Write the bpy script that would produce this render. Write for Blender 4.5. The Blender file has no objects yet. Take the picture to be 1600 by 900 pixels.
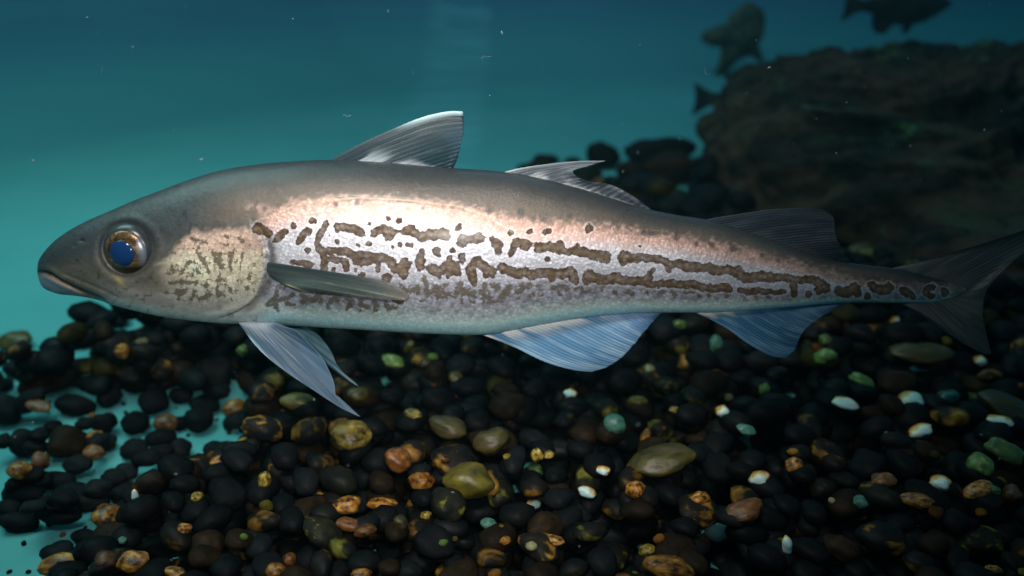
import bpy, bmesh, math, random
import numpy as np
from mathutils import Vector, Matrix, noise as mnoise

# ------------------------------------------------------------------ camera, world, lamps, exposure
SC = bpy.context.scene
COL = SC.collection
random.seed(7)
RNG = np.random.default_rng(7)
FPX = 30.0 / 36.0 * 1600.0          # focal length in photo pixels
TH = math.radians(24.0)             # camera looks down by this much
CAM = np.array([0.0, 0.0, 0.40])
FWD = np.array([0.0, math.cos(TH), -math.sin(TH)])
UP = np.array([0.0, math.sin(TH), math.cos(TH)])
RT = np.array([1.0, 0.0, 0.0])
D = 0.533                           # distance of the fish's median plane
S = D / FPX                         # metres per photo pixel at the fish

cd = bpy.data.cameras.new('camera'); cam = bpy.data.objects.new('camera', cd); COL.objects.link(cam)
cam.location = CAM; cam.rotation_euler = (math.radians(90) - TH, 0, 0)
cd.lens = 30; cd.sensor_width = 36; cd.clip_start = 0.01; cd.clip_end = 50
cd.dof.use_dof = True; cd.dof.focus_distance = 0.515; cd.dof.aperture_fstop = 4.2
SC.camera = cam
SC.view_settings.view_transform = 'Standard'; SC.view_settings.look = 'None'
SC.view_settings.exposure = 0.0; SC.view_settings.gamma = 1.0

w = bpy.data.worlds.new('World'); SC.world = w; w.use_nodes = True
bg = w.node_tree.nodes['Background']; bg.inputs[0].default_value = (0.09, 0.46, 0.66, 1); bg.inputs[1].default_value = 0.19

def lamp(name, loc, target, energy, color, size, size_y=None, spread=180):
    l = bpy.data.lights.new(name, 'AREA'); l.energy = energy; l.color = color
    l.shape = 'RECTANGLE' if size_y else 'DISK'; l.size = size
    if size_y: l.size_y = size_y
    l.spread = math.radians(spread)
    o = bpy.data.objects.new(name, l); COL.objects.link(o); o.location = loc
    d = Vector(target) - Vector(loc); o.rotation_euler = d.to_track_quat('-Z', 'Y').to_euler()
    return o
# lamp hanging above the front glass (lights the fish and the near gravel)
lamp('front_tank_lamp', (-0.12, 0.12, 0.80), (-0.05, 0.52, 0.21), 0.55, (1.0, 0.93, 0.88), 0.16, 0.10, 52)
# flash of the camera itself
lamp('camera_flash', (0.03, 0.0, 0.45), (-0.06, 0.50, 0.215), 0.27, (1.0, 0.95, 0.92), 0.04, 0.025, 52)
# blue-green lamp over the open left part of the tank
lamp('rear_tank_lamp', (-0.62, 0.74, 0.88), (-0.64, 0.90, 0.0), 4.8, (0.58, 1.0, 0.95), 0.6, 0.6, 160)
# added fill light over the rear right, brightens backdrop and boulder
lamp('rear_fill_light', (0.25, 1.75, 1.25), (0.25, 1.95, 0.0), 2.6, (0.48, 0.78, 1.0), 0.7, 0.7, 170)

# ------------------------------------------------------------------ helpers
def ray(px, py): return FWD + RT * ((px - 800.0) / FPX) + UP * ((450.0 - py) / FPX)
def at_z(px, py, z=0.0):
    r = ray(px, py); return CAM + r * ((z - CAM[2]) / r[2])
def at_d(px, py, d): return CAM + ray(px, py) * d
def project(p):
    q = np.asarray(p) - CAM; f = q @ FWD
    return 800.0 + (q @ RT) / f * FPX, 450.0 - (q @ UP) / f * FPX, f

def tag(o, label=None, cat=None, group=None, kind=None):
    if label: o['label'] = label
    if cat: o['category'] = cat
    if group: o['group'] = group
    if kind: o['kind'] = kind
    return o
def empty(name, loc=(0, 0, 0)):
    o = bpy.data.objects.new(name, None); COL.objects.link(o); o.location = loc; o.empty_display_size = 0.02
    return o
def mesh_obj(name, V, F, m=None, parent=None, smooth=True, attrs=None):
    me = bpy.data.meshes.new(name)
    V = np.asarray(V, dtype=np.float32)
    if isinstance(F, np.ndarray):
        n = F.shape[1]
        me.vertices.add(len(V)); me.vertices.foreach_set('co', V.ravel())
        me.loops.add(F.size); me.loops.foreach_set('vertex_index', F.ravel().astype(np.int32))
        me.polygons.add(len(F)); me.polygons.foreach_set('loop_start', np.arange(0, F.size, n, dtype=np.int32))
        me.update(calc_edges=True)
    else:
        me.from_pydata([tuple(map(float, v)) for v in V], [], F)
    me.validate()
    me.polygons.foreach_set('use_smooth', [smooth] * len(me.polygons))
    for k, a in (attrs or {}).items():
        a = np.asarray(a, dtype=np.float32)
        if a.ndim == 1:
            t = me.attributes.new(k, 'FLOAT', 'POINT'); t.data.foreach_set('value', a)
        elif a.shape[1] == 4:
            t = me.attributes.new(k, 'FLOAT_COLOR', 'POINT'); t.data.foreach_set('color', a.ravel())
        else:
            t = me.attributes.new(k, 'FLOAT_VECTOR', 'POINT'); t.data.foreach_set('vector', a.ravel())
    if m: me.materials.append(m)
    o = bpy.data.objects.new(name, me); COL.objects.link(o)
    if parent: o.parent = parent
    return o
def grid_faces(nu, nv, wrap=False, off=0):
    i = np.arange(nu - 1)[:, None]; j = np.arange(nv if wrap else nv - 1)[None, :]
    j2 = (j + 1) % nv
    f = np.stack([i * nv + j, i * nv + j2, (i + 1) * nv + j2, (i + 1) * nv + j], -1).reshape(-1, 4)
    return f + off
def pchip(xs, ys, x):
    xs = np.asarray(xs, float); ys = np.asarray(ys, float); x = np.asarray(x, float)
    h = np.diff(xs); dl = np.diff(ys) / h; m = np.zeros_like(ys)
    m[0] = dl[0]; m[-1] = dl[-1]
    for i in range(1, len(xs) - 1):
        if dl[i - 1] * dl[i] > 0:
            w1 = 2 * h[i] + h[i - 1]; w2 = h[i] + 2 * h[i - 1]
            m[i] = (w1 + w2) / (w1 / dl[i - 1] + w2 / dl[i])
    k = np.clip(np.searchsorted(xs, x) - 1, 0, len(xs) - 2)
    t = np.clip((x - xs[k]) / h[k], 0, 1)
    return ((2*t**3 - 3*t**2 + 1) * ys[k] + (t**3 - 2*t**2 + t) * h[k] * m[k]
            + (-2*t**3 + 3*t**2) * ys[k+1] + (t**3 - t**2) * h[k] * m[k+1])
def sstep(a, b, x):
    t = np.clip((x - a) / (b - a), 0, 1); return t * t * (3 - 2 * t)
_T = RNG.random((256, 256))
def vnoise(x, y):
    xi = np.floor(x).astype(int); yi = np.floor(y).astype(int); fx = x - xi; fy = y - yi
    fx = fx*fx*(3-2*fx); fy = fy*fy*(3-2*fy)
    a = _T[xi & 255, yi & 255]; b = _T[(xi+1) & 255, yi & 255]; c = _T[xi & 255, (yi+1) & 255]; d = _T[(xi+1) & 255, (yi+1) & 255]
    return a*(1-fx)*(1-fy) + b*fx*(1-fy) + c*(1-fx)*fy + d*fx*fy
def fbm(x, y, o=4):
    s = 0; a = 0.5
    for i in range(o):
        s = s + a * vnoise(x * 2**i + 17.3*i, y * 2**i + 9.1*i); a *= 0.5
    return s / (1 - 0.5**o)
def resample(pts, n):
    p = np.asarray(pts, float)
    # Catmull-Rom through the points, then even arc length
    q = np.vstack([2*p[0]-p[1], p, 2*p[-1]-p[-2]]); out = []
    for i in range(len(p)-1):
        t = np.linspace(0, 1, 16, endpoint=False)[:, None]
        a, b, c, d = q[i], q[i+1], q[i+2], q[i+3]
        out.append(0.5*((2*b) + (c-a)*t + (2*a-5*b+4*c-d)*t**2 + (-a+3*b-3*c+d)*t**3))
    out = np.vstack(out + [p[-1:]])
    L = np.concatenate([[0], np.cumsum(np.linalg.norm(np.diff(out, axis=0), axis=1))])
    u = np.linspace(0, L[-1], n)
    return np.stack([np.interp(u, L, out[:, k]) for k in range(out.shape[1])], 1)

# ------------------------------------------------------------------ materials
def mat(name):
    m = bpy.data.materials.new(name); m.use_nodes = True
    return m, m.node_tree, m.node_tree.nodes['Principled BSDF']
def N(nt, t, **kw):
    n = nt.nodes.new(t)
    for k, v in kw.items(): setattr(n, k, v)
    return n
def noise_node(nt, vec, scale, detail=4, rough=0.55, dist=0.0):
    n = N(nt, 'ShaderNodeTexNoise'); n.inputs['Scale'].default_value = scale; n.inputs['Detail'].default_value = detail
    n.inputs['Roughness'].default_value = rough; n.inputs['Distortion'].default_value = dist
    if vec is not None: nt.links.new(vec, n.inputs['Vector'])
    return n
def mixc(nt, fac, a, b, blend='MIX'):
    n = N(nt, 'ShaderNodeMix', data_type='RGBA', blend_type=blend)
    for s, v in ((n.inputs[0], fac), (n.inputs[6], a), (n.inputs[7], b)):
        if hasattr(v, 'links'): nt.links.new(v, s)
        elif isinstance(v, (int, float)): s.default_value = v
        else: s.default_value = (*v, 1)
    return n.outputs[2]
def ramp(nt, fac, stops):
    n = N(nt, 'ShaderNodeValToRGB'); cr = n.color_ramp
    while len(cr.elements) < len(stops): cr.elements.new(0.5)
    for e, (p, c) in zip(cr.elements, stops): e.position = p; e.color = (*c, 1)
    nt.links.new(fac, n.inputs[0]); return n.outputs[0]
def math_node(nt, op, a, b=None, c=None):
    n = N(nt, 'ShaderNodeMath', operation=op)
    for i, v in enumerate((a, b, c)):
        if v is None: continue
        if hasattr(v, 'links'): nt.links.new(v, n.inputs[i])
        else: n.inputs[i].default_value = v
    return n.outputs[0]
def maprange(nt, v, a, b, c=0.0, d=1.0, smooth=True):
    n = N(nt, 'ShaderNodeMapRange'); n.interpolation_type = 'SMOOTHSTEP' if smooth else 'LINEAR'
    nt.links.new(v, n.inputs[0])
    for i, k in enumerate((a, b, c, d)): n.inputs[i + 1].default_value = k
    return n.outputs[0]
def bump(nt, h, strength, dist, bsdf, prev=None):
    n = N(nt, 'ShaderNodeBump'); n.inputs['Strength'].default_value = strength; n.inputs['Distance'].default_value = dist
    nt.links.new(h, n.inputs['Height'])
    if prev is not None: nt.links.new(prev, n.inputs['Normal'])
    nt.links.new(n.outputs[0], bsdf.inputs['Normal']); return n.outputs[0]
def objco(nt): return N(nt, 'ShaderNodeTexCoord').outputs['Object']

def stone_mat(name, stops, scale=45, rough=0.45, bumpd=0.0006, det=5, spec=0.4):
    m, nt, b = mat(name)
    oi = N(nt, 'ShaderNodeObjectInfo')
    tc = N(nt, 'ShaderNodeTexCoord')
    off = N(nt, 'ShaderNodeVectorMath', operation='ADD'); nt.links.new(tc.outputs['Object'], off.inputs[0])
    sc = N(nt, 'ShaderNodeVectorMath', operation='SCALE'); sc.inputs[0].default_value = (7.1, 3.3, 5.7)
    nt.links.new(oi.outputs['Random'], sc.inputs['Scale']); nt.links.new(sc.outputs[0], off.inputs[1])
    n = noise_node(nt, off.outputs[0], scale, det, 0.6, 0.3)
    c = ramp(nt, n.outputs[0], stops)
    v = maprange(nt, oi.outputs['Random'], 0, 1, 0.65, 1.3, False)
    mul = N(nt, 'ShaderNodeVectorMath', operation='SCALE'); nt.links.new(c, mul.inputs[0]); nt.links.new(v, mul.inputs['Scale'])
    nt.links.new(mul.outputs[0], b.inputs['Base Color'])
    b.inputs['Roughness'].default_value = rough; b.inputs['Specular IOR Level'].default_value = spec
    n2 = noise_node(nt, off.outputs[0], scale * 3, 4, 0.6)
    bump(nt, n2.outputs[0], 0.5, bumpd, b)
    return m
# base pebble meshes have unit radius, so the scales here are per radius
M_BLACK = stone_mat('black_pebble', [(0.3, (0.004, 0.005, 0.006)), (0.55, (0.007, 0.008, 0.0085)), (0.75, (0.012, 0.011, 0.009))], 1.6, 0.62, 0.0007, spec=0.05)
M_SLATE = stone_mat('slate_pebble', [(0.3, (0.006, 0.008, 0.009)), (0.6, (0.010, 0.012, 0.013)), (0.8, (0.016, 0.017, 0.017))], 1.6, 0.55, 0.0007, spec=0.05)
M_BROWN = stone_mat('brown_pebble', [(0.3, (0.008, 0.006, 0.004)), (0.55, (0.020, 0.012, 0.006)), (0.75, (0.035, 0.020, 0.009))], 1.8, 0.55, 0.0007, spec=0.05)
M_AMBER = stone_mat('amber_pebble', [(0.38, (0.02, 0.009, 0.003)), (0.53, (0.25, 0.10, 0.012)), (0.70, (0.52, 0.30, 0.06))], 1.7, 0.35, 0.0007)
M_ORANGE = stone_mat('orange_pebble', [(0.37, (0.022, 0.008, 0.002)), (0.53, (0.28, 0.105, 0.010)), (0.72, (0.54, 0.35, 0.07))], 1.7, 0.35, 0.0007)
M_RUST = stone_mat('rust_pebble', [(0.3, (0.025, 0.009, 0.002)), (0.55, (0.12, 0.045, 0.008)), (0.75, (0.25, 0.12, 0.025))], 1.7, 0.4, 0.0007)
M_OLIVE = stone_mat('olive_pebble', [(0.3, (0.025, 0.021, 0.003)), (0.55, (0.085, 0.070, 0.008)), (0.75, (0.15, 0.125, 0.018))], 1.5, 0.4, 0.0007)
M_DULL = stone_mat('dull_olive_pebble', [(0.3, (0.018, 0.015, 0.004)), (0.55, (0.05, 0.04, 0.009)), (0.75, (0.085, 0.07, 0.018))], 1.5, 0.45, 0.0007)
M_GREEN = stone_mat('green_pebble', [(0.3, (0.03, 0.06, 0.012)), (0.55, (0.10, 0.175, 0.035)), (0.75, (0.34, 0.40, 0.17))], 1.5, 0.35, 0.0007)
M_YELLOW = stone_mat('yellow_pebble', [(0.37, (0.025, 0.018, 0.003)), (0.54, (0.26, 0.18, 0.020)), (0.72, (0.60, 0.50, 0.18))], 1.5, 0.35, 0.0007)
M_TEALST = stone_mat('teal_pebble', [(0.3, (0.02, 0.065, 0.045)), (0.55, (0.045, 0.14, 0.10)), (0.75, (0.11, 0.25, 0.19))], 1.5, 0.35, 0.0007)
GLINT = [(0.40, (0.006, 0.007, 0.008)), (0.56, (0.014, 0.011, 0.006)), (0.66, (0.22, 0.11, 0.015)), (0.80, (0.50, 0.36, 0.09))]  # glints on lit stone tops painted as bright patches
GLINTG = [(0.42, (0.006, 0.007, 0.007)), (0.58, (0.014, 0.014, 0.006)), (0.68, (0.15, 0.14, 0.02)), (0.82, (0.38, 0.42, 0.16))]
M_GLINT = stone_mat('amber_glint_pebble', GLINT, 0.9, 0.5, 0.0007, det=3, spec=0.1)
M_GLINTG = stone_mat('green_glint_pebble', GLINTG, 0.9, 0.5, 0.0007, det=3, spec=0.1)
def white_mat(name):
    # white quartz, the glass's orange and blue fringes painted in as coloured ends
    m, nt, b = mat(name)
    tc = N(nt, 'ShaderNodeTexCoord'); sx = N(nt, 'ShaderNodeSeparateXYZ'); nt.links.new(tc.outputs['Object'], sx.inputs[0])
    n = noise_node(nt, tc.outputs['Object'], 1.6, 4)
    a = math_node(nt, 'MULTIPLY_ADD', n.outputs[0], 1.5, -0.75)
    f = math_node(nt, 'ADD', sx.outputs[1], a)
    c = ramp(nt, maprange(nt, f, -0.9, 1.0, 0, 1, False), [(0.0, (0.45, 0.68, 0.66)), (0.30, (0.66, 0.72, 0.58)), (0.46, (0.58, 0.46, 0.14)), (0.66, (0.42, 0.15, 0.02))])
    nt.links.new(c, b.inputs['Base Color']); b.inputs['Roughness'].default_value = 0.3
    bump(nt, noise_node(nt, tc.outputs['Object'], 4, 4).outputs[0], 0.4, 0.0006, b)
    return m
M_WHITE = white_mat('white_quartz_pebble')

def fish_mat():
    m, nt, b = mat('fish_skin')
    A = lambda k: N(nt, 'ShaderNodeAttribute', attribute_name=k)
    col, sp, wk, pu, sv = A('Col'), A('spot'), A('weak'), A('puv'), A('silver')
    P = pu.outputs['Vector']
    # scales: stretched cells about five photo pixels long
    mp = N(nt, 'ShaderNodeMapping'); mp.inputs['Scale'].default_value = (0.80, 1.0, 1); mp.inputs['Rotation'].default_value = (0, 0, 0.35)
    nt.links.new(P, mp.inputs[0])
    vo = N(nt, 'ShaderNodeTexVoronoi', feature='F1'); vo.inputs['Scale'].default_value = 20; vo.inputs['Randomness'].default_value = 0.68
    nt.links.new(mp.outputs[0], vo.inputs['Vector'])
    wnn = N(nt, 'ShaderNodeSeparateColor'); nt.links.new(vo.outputs['Color'], wnn.inputs[0]); wn0 = wnn.outputs[2]
    n1 = noise_node(nt, P, 22, 4, 0.65)
    n1b = noise_node(nt, P, 12, 2, 0.5)
    wob = math_node(nt, 'ADD', math_node(nt, 'MULTIPLY_ADD', n1.outputs[0], 0.7, -0.35), math_node(nt, 'MULTIPLY_ADD', n1b.outputs[0], 1.15, -0.575))
    d = math_node(nt, 'ADD', sp.outputs['Fac'], wob)
    mask = math_node(nt, 'MULTIPLY', maprange(nt, d, 0.10, -0.08), maprange(nt, wn0, 0, 1, 0.84, 1.0, False))
    n2 = noise_node(nt, P, 40, 5, 0.7)
    n2b = noise_node(nt, P, 15, 3, 0.6)
    wob2 = math_node(nt, 'ADD', math_node(nt, 'MULTIPLY_ADD', n2.outputs[0], 1.2, -0.6), math_node(nt, 'MULTIPLY_ADD', n2b.outputs[0], 2.0, -1.0))
    d2 = math_node(nt, 'ADD', wk.outputs['Fac'], wob2)
    mask2 = math_node(nt, 'MULTIPLY', maprange(nt, d2, 0.17, -0.17), 0.86)
    # inside of the blotches: dark rim, golden-brown middle with pale scale centres
    rim = ramp(nt, maprange(nt, d, -0.95, -0.05, 0, 1, False), [(0.0, (0.105, 0.070, 0.032)), (0.45, (0.066, 0.041, 0.019)), (1.0, (0.042, 0.023, 0.014))])
    dots = maprange(nt, vo.outputs['Distance'], 0.05, 0.5, 1.32, 0.84)
    mul = N(nt, 'ShaderNodeVectorMath', operation='SCALE'); nt.links.new(rim, mul.inputs[0]); nt.links.new(dots, mul.inputs['Scale'])
    # scale sparkle on the plain skin
    wn = N(nt, 'ShaderNodeSeparateColor'); nt.links.new(vo.outputs['Color'], wn.inputs[0])
    spark = maprange(nt, wn.outputs[0], 0, 1, 0.90, 1.10, False)
    edge = maprange(nt, vo.outputs['Distance'], 0.28, 0.62, 1.03, 0.76)
    sp2 = math_node(nt, 'MULTIPLY', spark, edge)
    skf = mixc(nt, sv.outputs['Fac'], (1, 1, 1), (1, 1, 1))
    one = math_node(nt, 'SUBTRACT', sp2, 1.0)
    fac = math_node(nt, 'MULTIPLY_ADD', one, sv.outputs['Fac'], 1.0)
    base = N(nt, 'ShaderNodeVectorMath', operation='SCALE'); nt.links.new(col.outputs['Color'], base.inputs[0]); nt.links.new(fac, base.inputs['Scale'])
    fine = noise_node(nt, P, 60, 3, 0.7)
    fm = maprange(nt, fine.outputs[0], 0.3, 0.7, 0.86, 1.14, False)
    base2 = N(nt, 'ShaderNodeVectorMath', operation='SCALE'); nt.links.new(base.outputs[0], base2.inputs[0]); nt.links.new(fm, base2.inputs['Scale'])
    c1 = mixc(nt, mask2, base2.outputs[0], (0.098, 0.074, 0.050))
    halo = math_node(nt, 'MULTIPLY', math_node(nt, 'MULTIPLY', maprange(nt, d, 0.55, 0.10), maprange(nt, d, -0.05, 0.10)), 0.28)
    c1 = mixc(nt, halo, c1, (0.62, 0.60, 0.60))
    c2 = mixc(nt, mask, c1, mul.outputs[0])
    nt.links.new(c2, b.inputs['Base Color'])
    inv = math_node(nt, 'SUBTRACT', 1.0, mask)
    met = math_node(nt, 'MULTIPLY', math_node(nt, 'MULTIPLY', sv.outputs['Fac'], inv), 0.45)
    nt.links.new(met, b.inputs['Metallic'])
    r = maprange(nt, wn.outputs[1], 0, 1, 0.36, 0.46, False); nt.links.new(r, b.inputs['Roughness'])
    nt.links.new(math_node(nt, 'MULTIPLY_ADD', inv, 0.30, 0.06), b.inputs['Specular IOR Level'])
    b.inputs['Coat Weight'].default_value = 0.10; b.inputs['Coat Roughness'].default_value = 0.22
    h = math_node(nt, 'MULTIPLY', math_node(nt, 'SUBTRACT', 1.0, vo.outputs['Distance']), sv.outputs['Fac'])
    p = bump(nt, h, 0.22, 0.0007, b)
    bump(nt, noise_node(nt, P, 14, 8, 0.7).outputs[0], 0.22, 0.004, b, p)
    return m
M_FISH = fish_mat()

def fin_mat(name, alpha, trans=0.35):
    m, nt, b = mat(name)
    c = N(nt, 'ShaderNodeAttribute', attribute_name='Col'); a = N(nt, 'ShaderNodeAttribute', attribute_name='alpha')
    nt.links.new(c.outputs['Color'], b.inputs['Base Color']); b.inputs['Roughness'].default_value = 0.38
    b.inputs['Specular IOR Level'].default_value = 0.3
    t = N(nt, 'ShaderNodeBsdfTranslucent'); nt.links.new(c.outputs['Color'], t.inputs['Color'])
    tr = N(nt, 'ShaderNodeBsdfTransparent'); m1 = N(nt, 'ShaderNodeMixShader'); m2 = N(nt, 'ShaderNodeMixShader')
    m1.inputs[0].default_value = trans
    nt.links.new(b.outputs[0], m1.inputs[1]); nt.links.new(t.outputs[0], m1.inputs[2])
    f = math_node(nt, 'MULTIPLY', a.outputs['Fac'], alpha)
    nt.links.new(f, m2.inputs[0]); nt.links.new(tr.outputs[0], m2.inputs[1]); nt.links.new(m1.outputs[0], m2.inputs[2])
    nt.links.new(m2.outputs[0], nt.nodes['Material Output'].inputs['Surface'])
    return m
M_FIN = fin_mat('fin_membrane', 1.0)

def simple_mat(name, c, rough=0.4, metal=0.0, c2=None, scale=30, bumpd=0.0):
    m, nt, b = mat(name); b.inputs['Roughness'].default_value = rough; b.inputs['Metallic'].default_value = metal
    o = objco(nt); n = noise_node(nt, o, scale, 5, 0.6)
    nt.links.new(mixc(nt, maprange(nt, n.outputs[0], 0.35, 0.68), c, c2 or tuple(x * 0.7 for x in c)), b.inputs['Base Color'])
    if bumpd: bump(nt, n.outputs[0], 0.6, bumpd, b)
    return m

# ------------------------------------------------------------------ the tank: floor and walls
def floor_mat():
    m, nt, b = mat('tank_floor_paint'); o = objco(nt)
    n = noise_node(nt, o, 2.2, 5, 0.6); n2 = noise_node(nt, o, 30, 6, 0.7)
    c = mixc(nt, maprange(nt, n.outputs[0], 0.3, 0.7), (0.075, 0.33, 0.33), (0.10, 0.38, 0.37))
    c = mixc(nt, maprange(nt, n2.outputs[0], 0.62, 0.80), c, (0.05, 0.25, 0.28))

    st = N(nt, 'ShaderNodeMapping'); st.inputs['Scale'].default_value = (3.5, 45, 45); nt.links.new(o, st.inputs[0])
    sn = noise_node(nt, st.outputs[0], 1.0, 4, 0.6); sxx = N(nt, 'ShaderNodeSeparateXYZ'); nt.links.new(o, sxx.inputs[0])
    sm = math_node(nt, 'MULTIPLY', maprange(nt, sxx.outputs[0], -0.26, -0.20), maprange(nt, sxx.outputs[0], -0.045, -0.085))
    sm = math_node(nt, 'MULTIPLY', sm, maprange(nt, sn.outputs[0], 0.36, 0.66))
    c = mixc(nt, math_node(nt, 'MULTIPLY', sm, 0.5), c, (0.20, 0.55, 0.58))   # pale streaky glass reflection painted into the floor colour
    nt.links.new(c, b.inputs['Base Color']); b.inputs['Roughness'].default_value = 0.75; b.inputs['Specular IOR Level'].default_value = 0.1
    bump(nt, n2.outputs[0], 0.2, 0.004, b); return m
def wall_mat():
    m, nt, b = mat('tank_wall_paint'); o = objco(nt)
    mp = N(nt, 'ShaderNodeMapping'); mp.inputs['Scale'].default_value = (1.2, 1.2, 9); nt.links.new(o, mp.inputs[0])
    n = noise_node(nt, mp.outputs[0], 2.5, 5, 0.6); n2 = noise_node(nt, o, 14, 5, 0.7)
    c = mixc(nt, maprange(nt, n.outputs[0], 0.3, 0.7), (0.065, 0.235, 0.32), (0.08, 0.275, 0.35))
    c = mixc(nt, maprange(nt, n2.outputs[0], 0.60, 0.8), c, (0.035, 0.20, 0.26))
    sz = N(nt, 'ShaderNodeSeparateXYZ'); nt.links.new(o, sz.inputs[0])
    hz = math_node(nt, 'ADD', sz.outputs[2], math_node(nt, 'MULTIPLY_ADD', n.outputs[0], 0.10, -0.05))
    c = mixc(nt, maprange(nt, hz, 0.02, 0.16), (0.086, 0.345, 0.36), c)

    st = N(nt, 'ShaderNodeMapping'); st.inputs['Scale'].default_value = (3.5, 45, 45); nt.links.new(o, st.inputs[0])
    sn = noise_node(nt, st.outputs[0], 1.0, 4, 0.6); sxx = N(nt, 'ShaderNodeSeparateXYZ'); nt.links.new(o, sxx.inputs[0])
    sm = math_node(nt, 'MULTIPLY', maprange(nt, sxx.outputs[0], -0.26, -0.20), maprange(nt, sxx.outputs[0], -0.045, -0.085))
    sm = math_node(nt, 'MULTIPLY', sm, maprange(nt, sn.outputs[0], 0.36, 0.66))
    c = mixc(nt, math_node(nt, 'MULTIPLY', sm, 0.5), c, (0.20, 0.55, 0.58))   # the same reflection band painted on up the wall
    nt.links.new(c, b.inputs['Base Color']); b.inputs['Roughness'].default_value = 0.7; b.inputs['Specular IOR Level'].default_value = 0.15
    bump(nt, n.outputs[0], 0.25, 0.02, b); return m
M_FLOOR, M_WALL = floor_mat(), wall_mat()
FA, FB = at_z(-160, 172), at_z(487, 82)
FC = at_z(1900, 40)
FA = FB + (FA - FB) * 1.6
def build_floor():
    pts = [(-3.2, -0.25), (3.2, -0.25), (FC[0], FC[1]), (FB[0], FB[1]), (FA[0], FA[1])]
    me = bpy.data.meshes.new('floor'); bm = bmesh.new()
    vs = [bm.verts.new((x, y, 0)) for x, y in pts]; bm.faces.new(vs); bm.to_mesh(me); bm.free()
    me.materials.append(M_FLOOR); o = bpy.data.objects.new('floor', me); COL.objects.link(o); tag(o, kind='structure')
build_floor()
def wall(name, A, B, label):
    # panel with a small cove where it meets the floor
    d = (B - A) / np.linalg.norm(B - A); n = np.array([-d[1], d[0], 0])        # points away from the camera side
    if n[1] < 0: n = -n
    CR = 0.55; prof = [(-CR - 0.15, -0.001)] + [(-CR + CR * math.sin(a), 0.001 + CR * (1 - math.cos(a))) for a in np.linspace(0.0, math.pi / 2, 30)] + [(0.0, 0.57)]
    nu = 40; V = []
    for i in range(nu):
        p = A + (B - A) * i / (nu - 1)
        for (u, z) in prof: V.append(p + n * u + np.array([0, 0, z]))
    F = grid_faces(nu, len(prof))
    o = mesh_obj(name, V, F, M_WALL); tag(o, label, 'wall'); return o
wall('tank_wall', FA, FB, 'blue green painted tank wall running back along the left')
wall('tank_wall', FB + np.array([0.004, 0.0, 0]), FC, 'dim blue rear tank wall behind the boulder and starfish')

# ------------------------------------------------------------------ the big fish
ROLL = math.radians(10.0)
ANG = -(TH - ROLL)
fish = empty('fish', tuple(CAM + FWD * D)); fish.rotation_euler = (ANG, 0, 0)
tag(fish, 'long silver fish with brown wavy bands and blue pupil hovering above the gravel', 'fish')
FU = np.array([0, -math.sin(ANG), math.cos(ANG)])       # fish's up
FN = np.array([0, math.cos(ANG), math.sin(ANG)])        # across the fish, away from the camera
FO = CAM + FWD * D
def fl(px, py, off=0.0):
    """local point of the fish where the view ray through a photo pixel meets the plane 'off' metres beyond its median plane"""
    px = np.asarray(px, float); py = np.asarray(py, float); off = np.asarray(off, float) + 0 * px
    r = FWD[None] + ((px - 800.0) / FPX)[..., None] * RT + ((450.0 - py) / FPX)[..., None] * UP
    t = ((FO - CAM) @ FN + off) / (r @ FN)
    q = CAM + r * t[..., None] - FO
    return np.stack([q @ RT, q @ FN, q @ FU], -1)
def fproj(L):
    q = FO + L[..., 0:1] * RT + L[..., 1:2] * FN + L[..., 2:3] * FU
    return project(q)[:2]

TOPX = [60, 62, 68, 80, 100, 140, 180, 220, 260, 300, 350, 400, 450, 510, 560, 620, 700, 760, 800, 850, 900, 950, 1000, 1050, 1100, 1150, 1200, 1250, 1300, 1350, 1400, 1450, 1490, 1508]
TOPY = [422, 410, 400, 386, 369, 346, 329, 312, 297, 282, 267, 258, 253, 250, 251, 255, 262, 266, 270, 280, 293, 308, 324, 335, 343, 357, 374, 391, 406, 414, 420, 432, 442, 450]
BOTX = [60, 62, 68, 80, 95, 110, 140, 180, 220, 260, 300, 350, 400, 450, 500, 550, 600, 650, 700, 740, 770, 800, 850, 900, 950, 1000, 1050, 1100, 1150, 1200, 1250, 1300, 1350, 1400, 1450, 1490, 1508]
BOTY = [428, 440, 450, 456, 460, 461, 465, 477, 487, 495, 500, 504, 505, 507, 510, 513, 516, 519, 521, 522, 520, 514, 505, 497, 491, 488, 488, 488, 486, 482, 478, 474, 472, 473, 473, 464, 455]
WX = [60, 64, 72, 90, 120, 160, 200, 250, 300, 400, 500, 600, 700, 800, 900, 1000, 1100, 1200, 1300, 1400, 1450, 1508]
WY = [3, 9, 16, 25, 36, 48, 57, 66, 73, 81, 84, 83, 79, 70, 58, 47, 37, 28, 19, 12, 8, 2.5]
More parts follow.
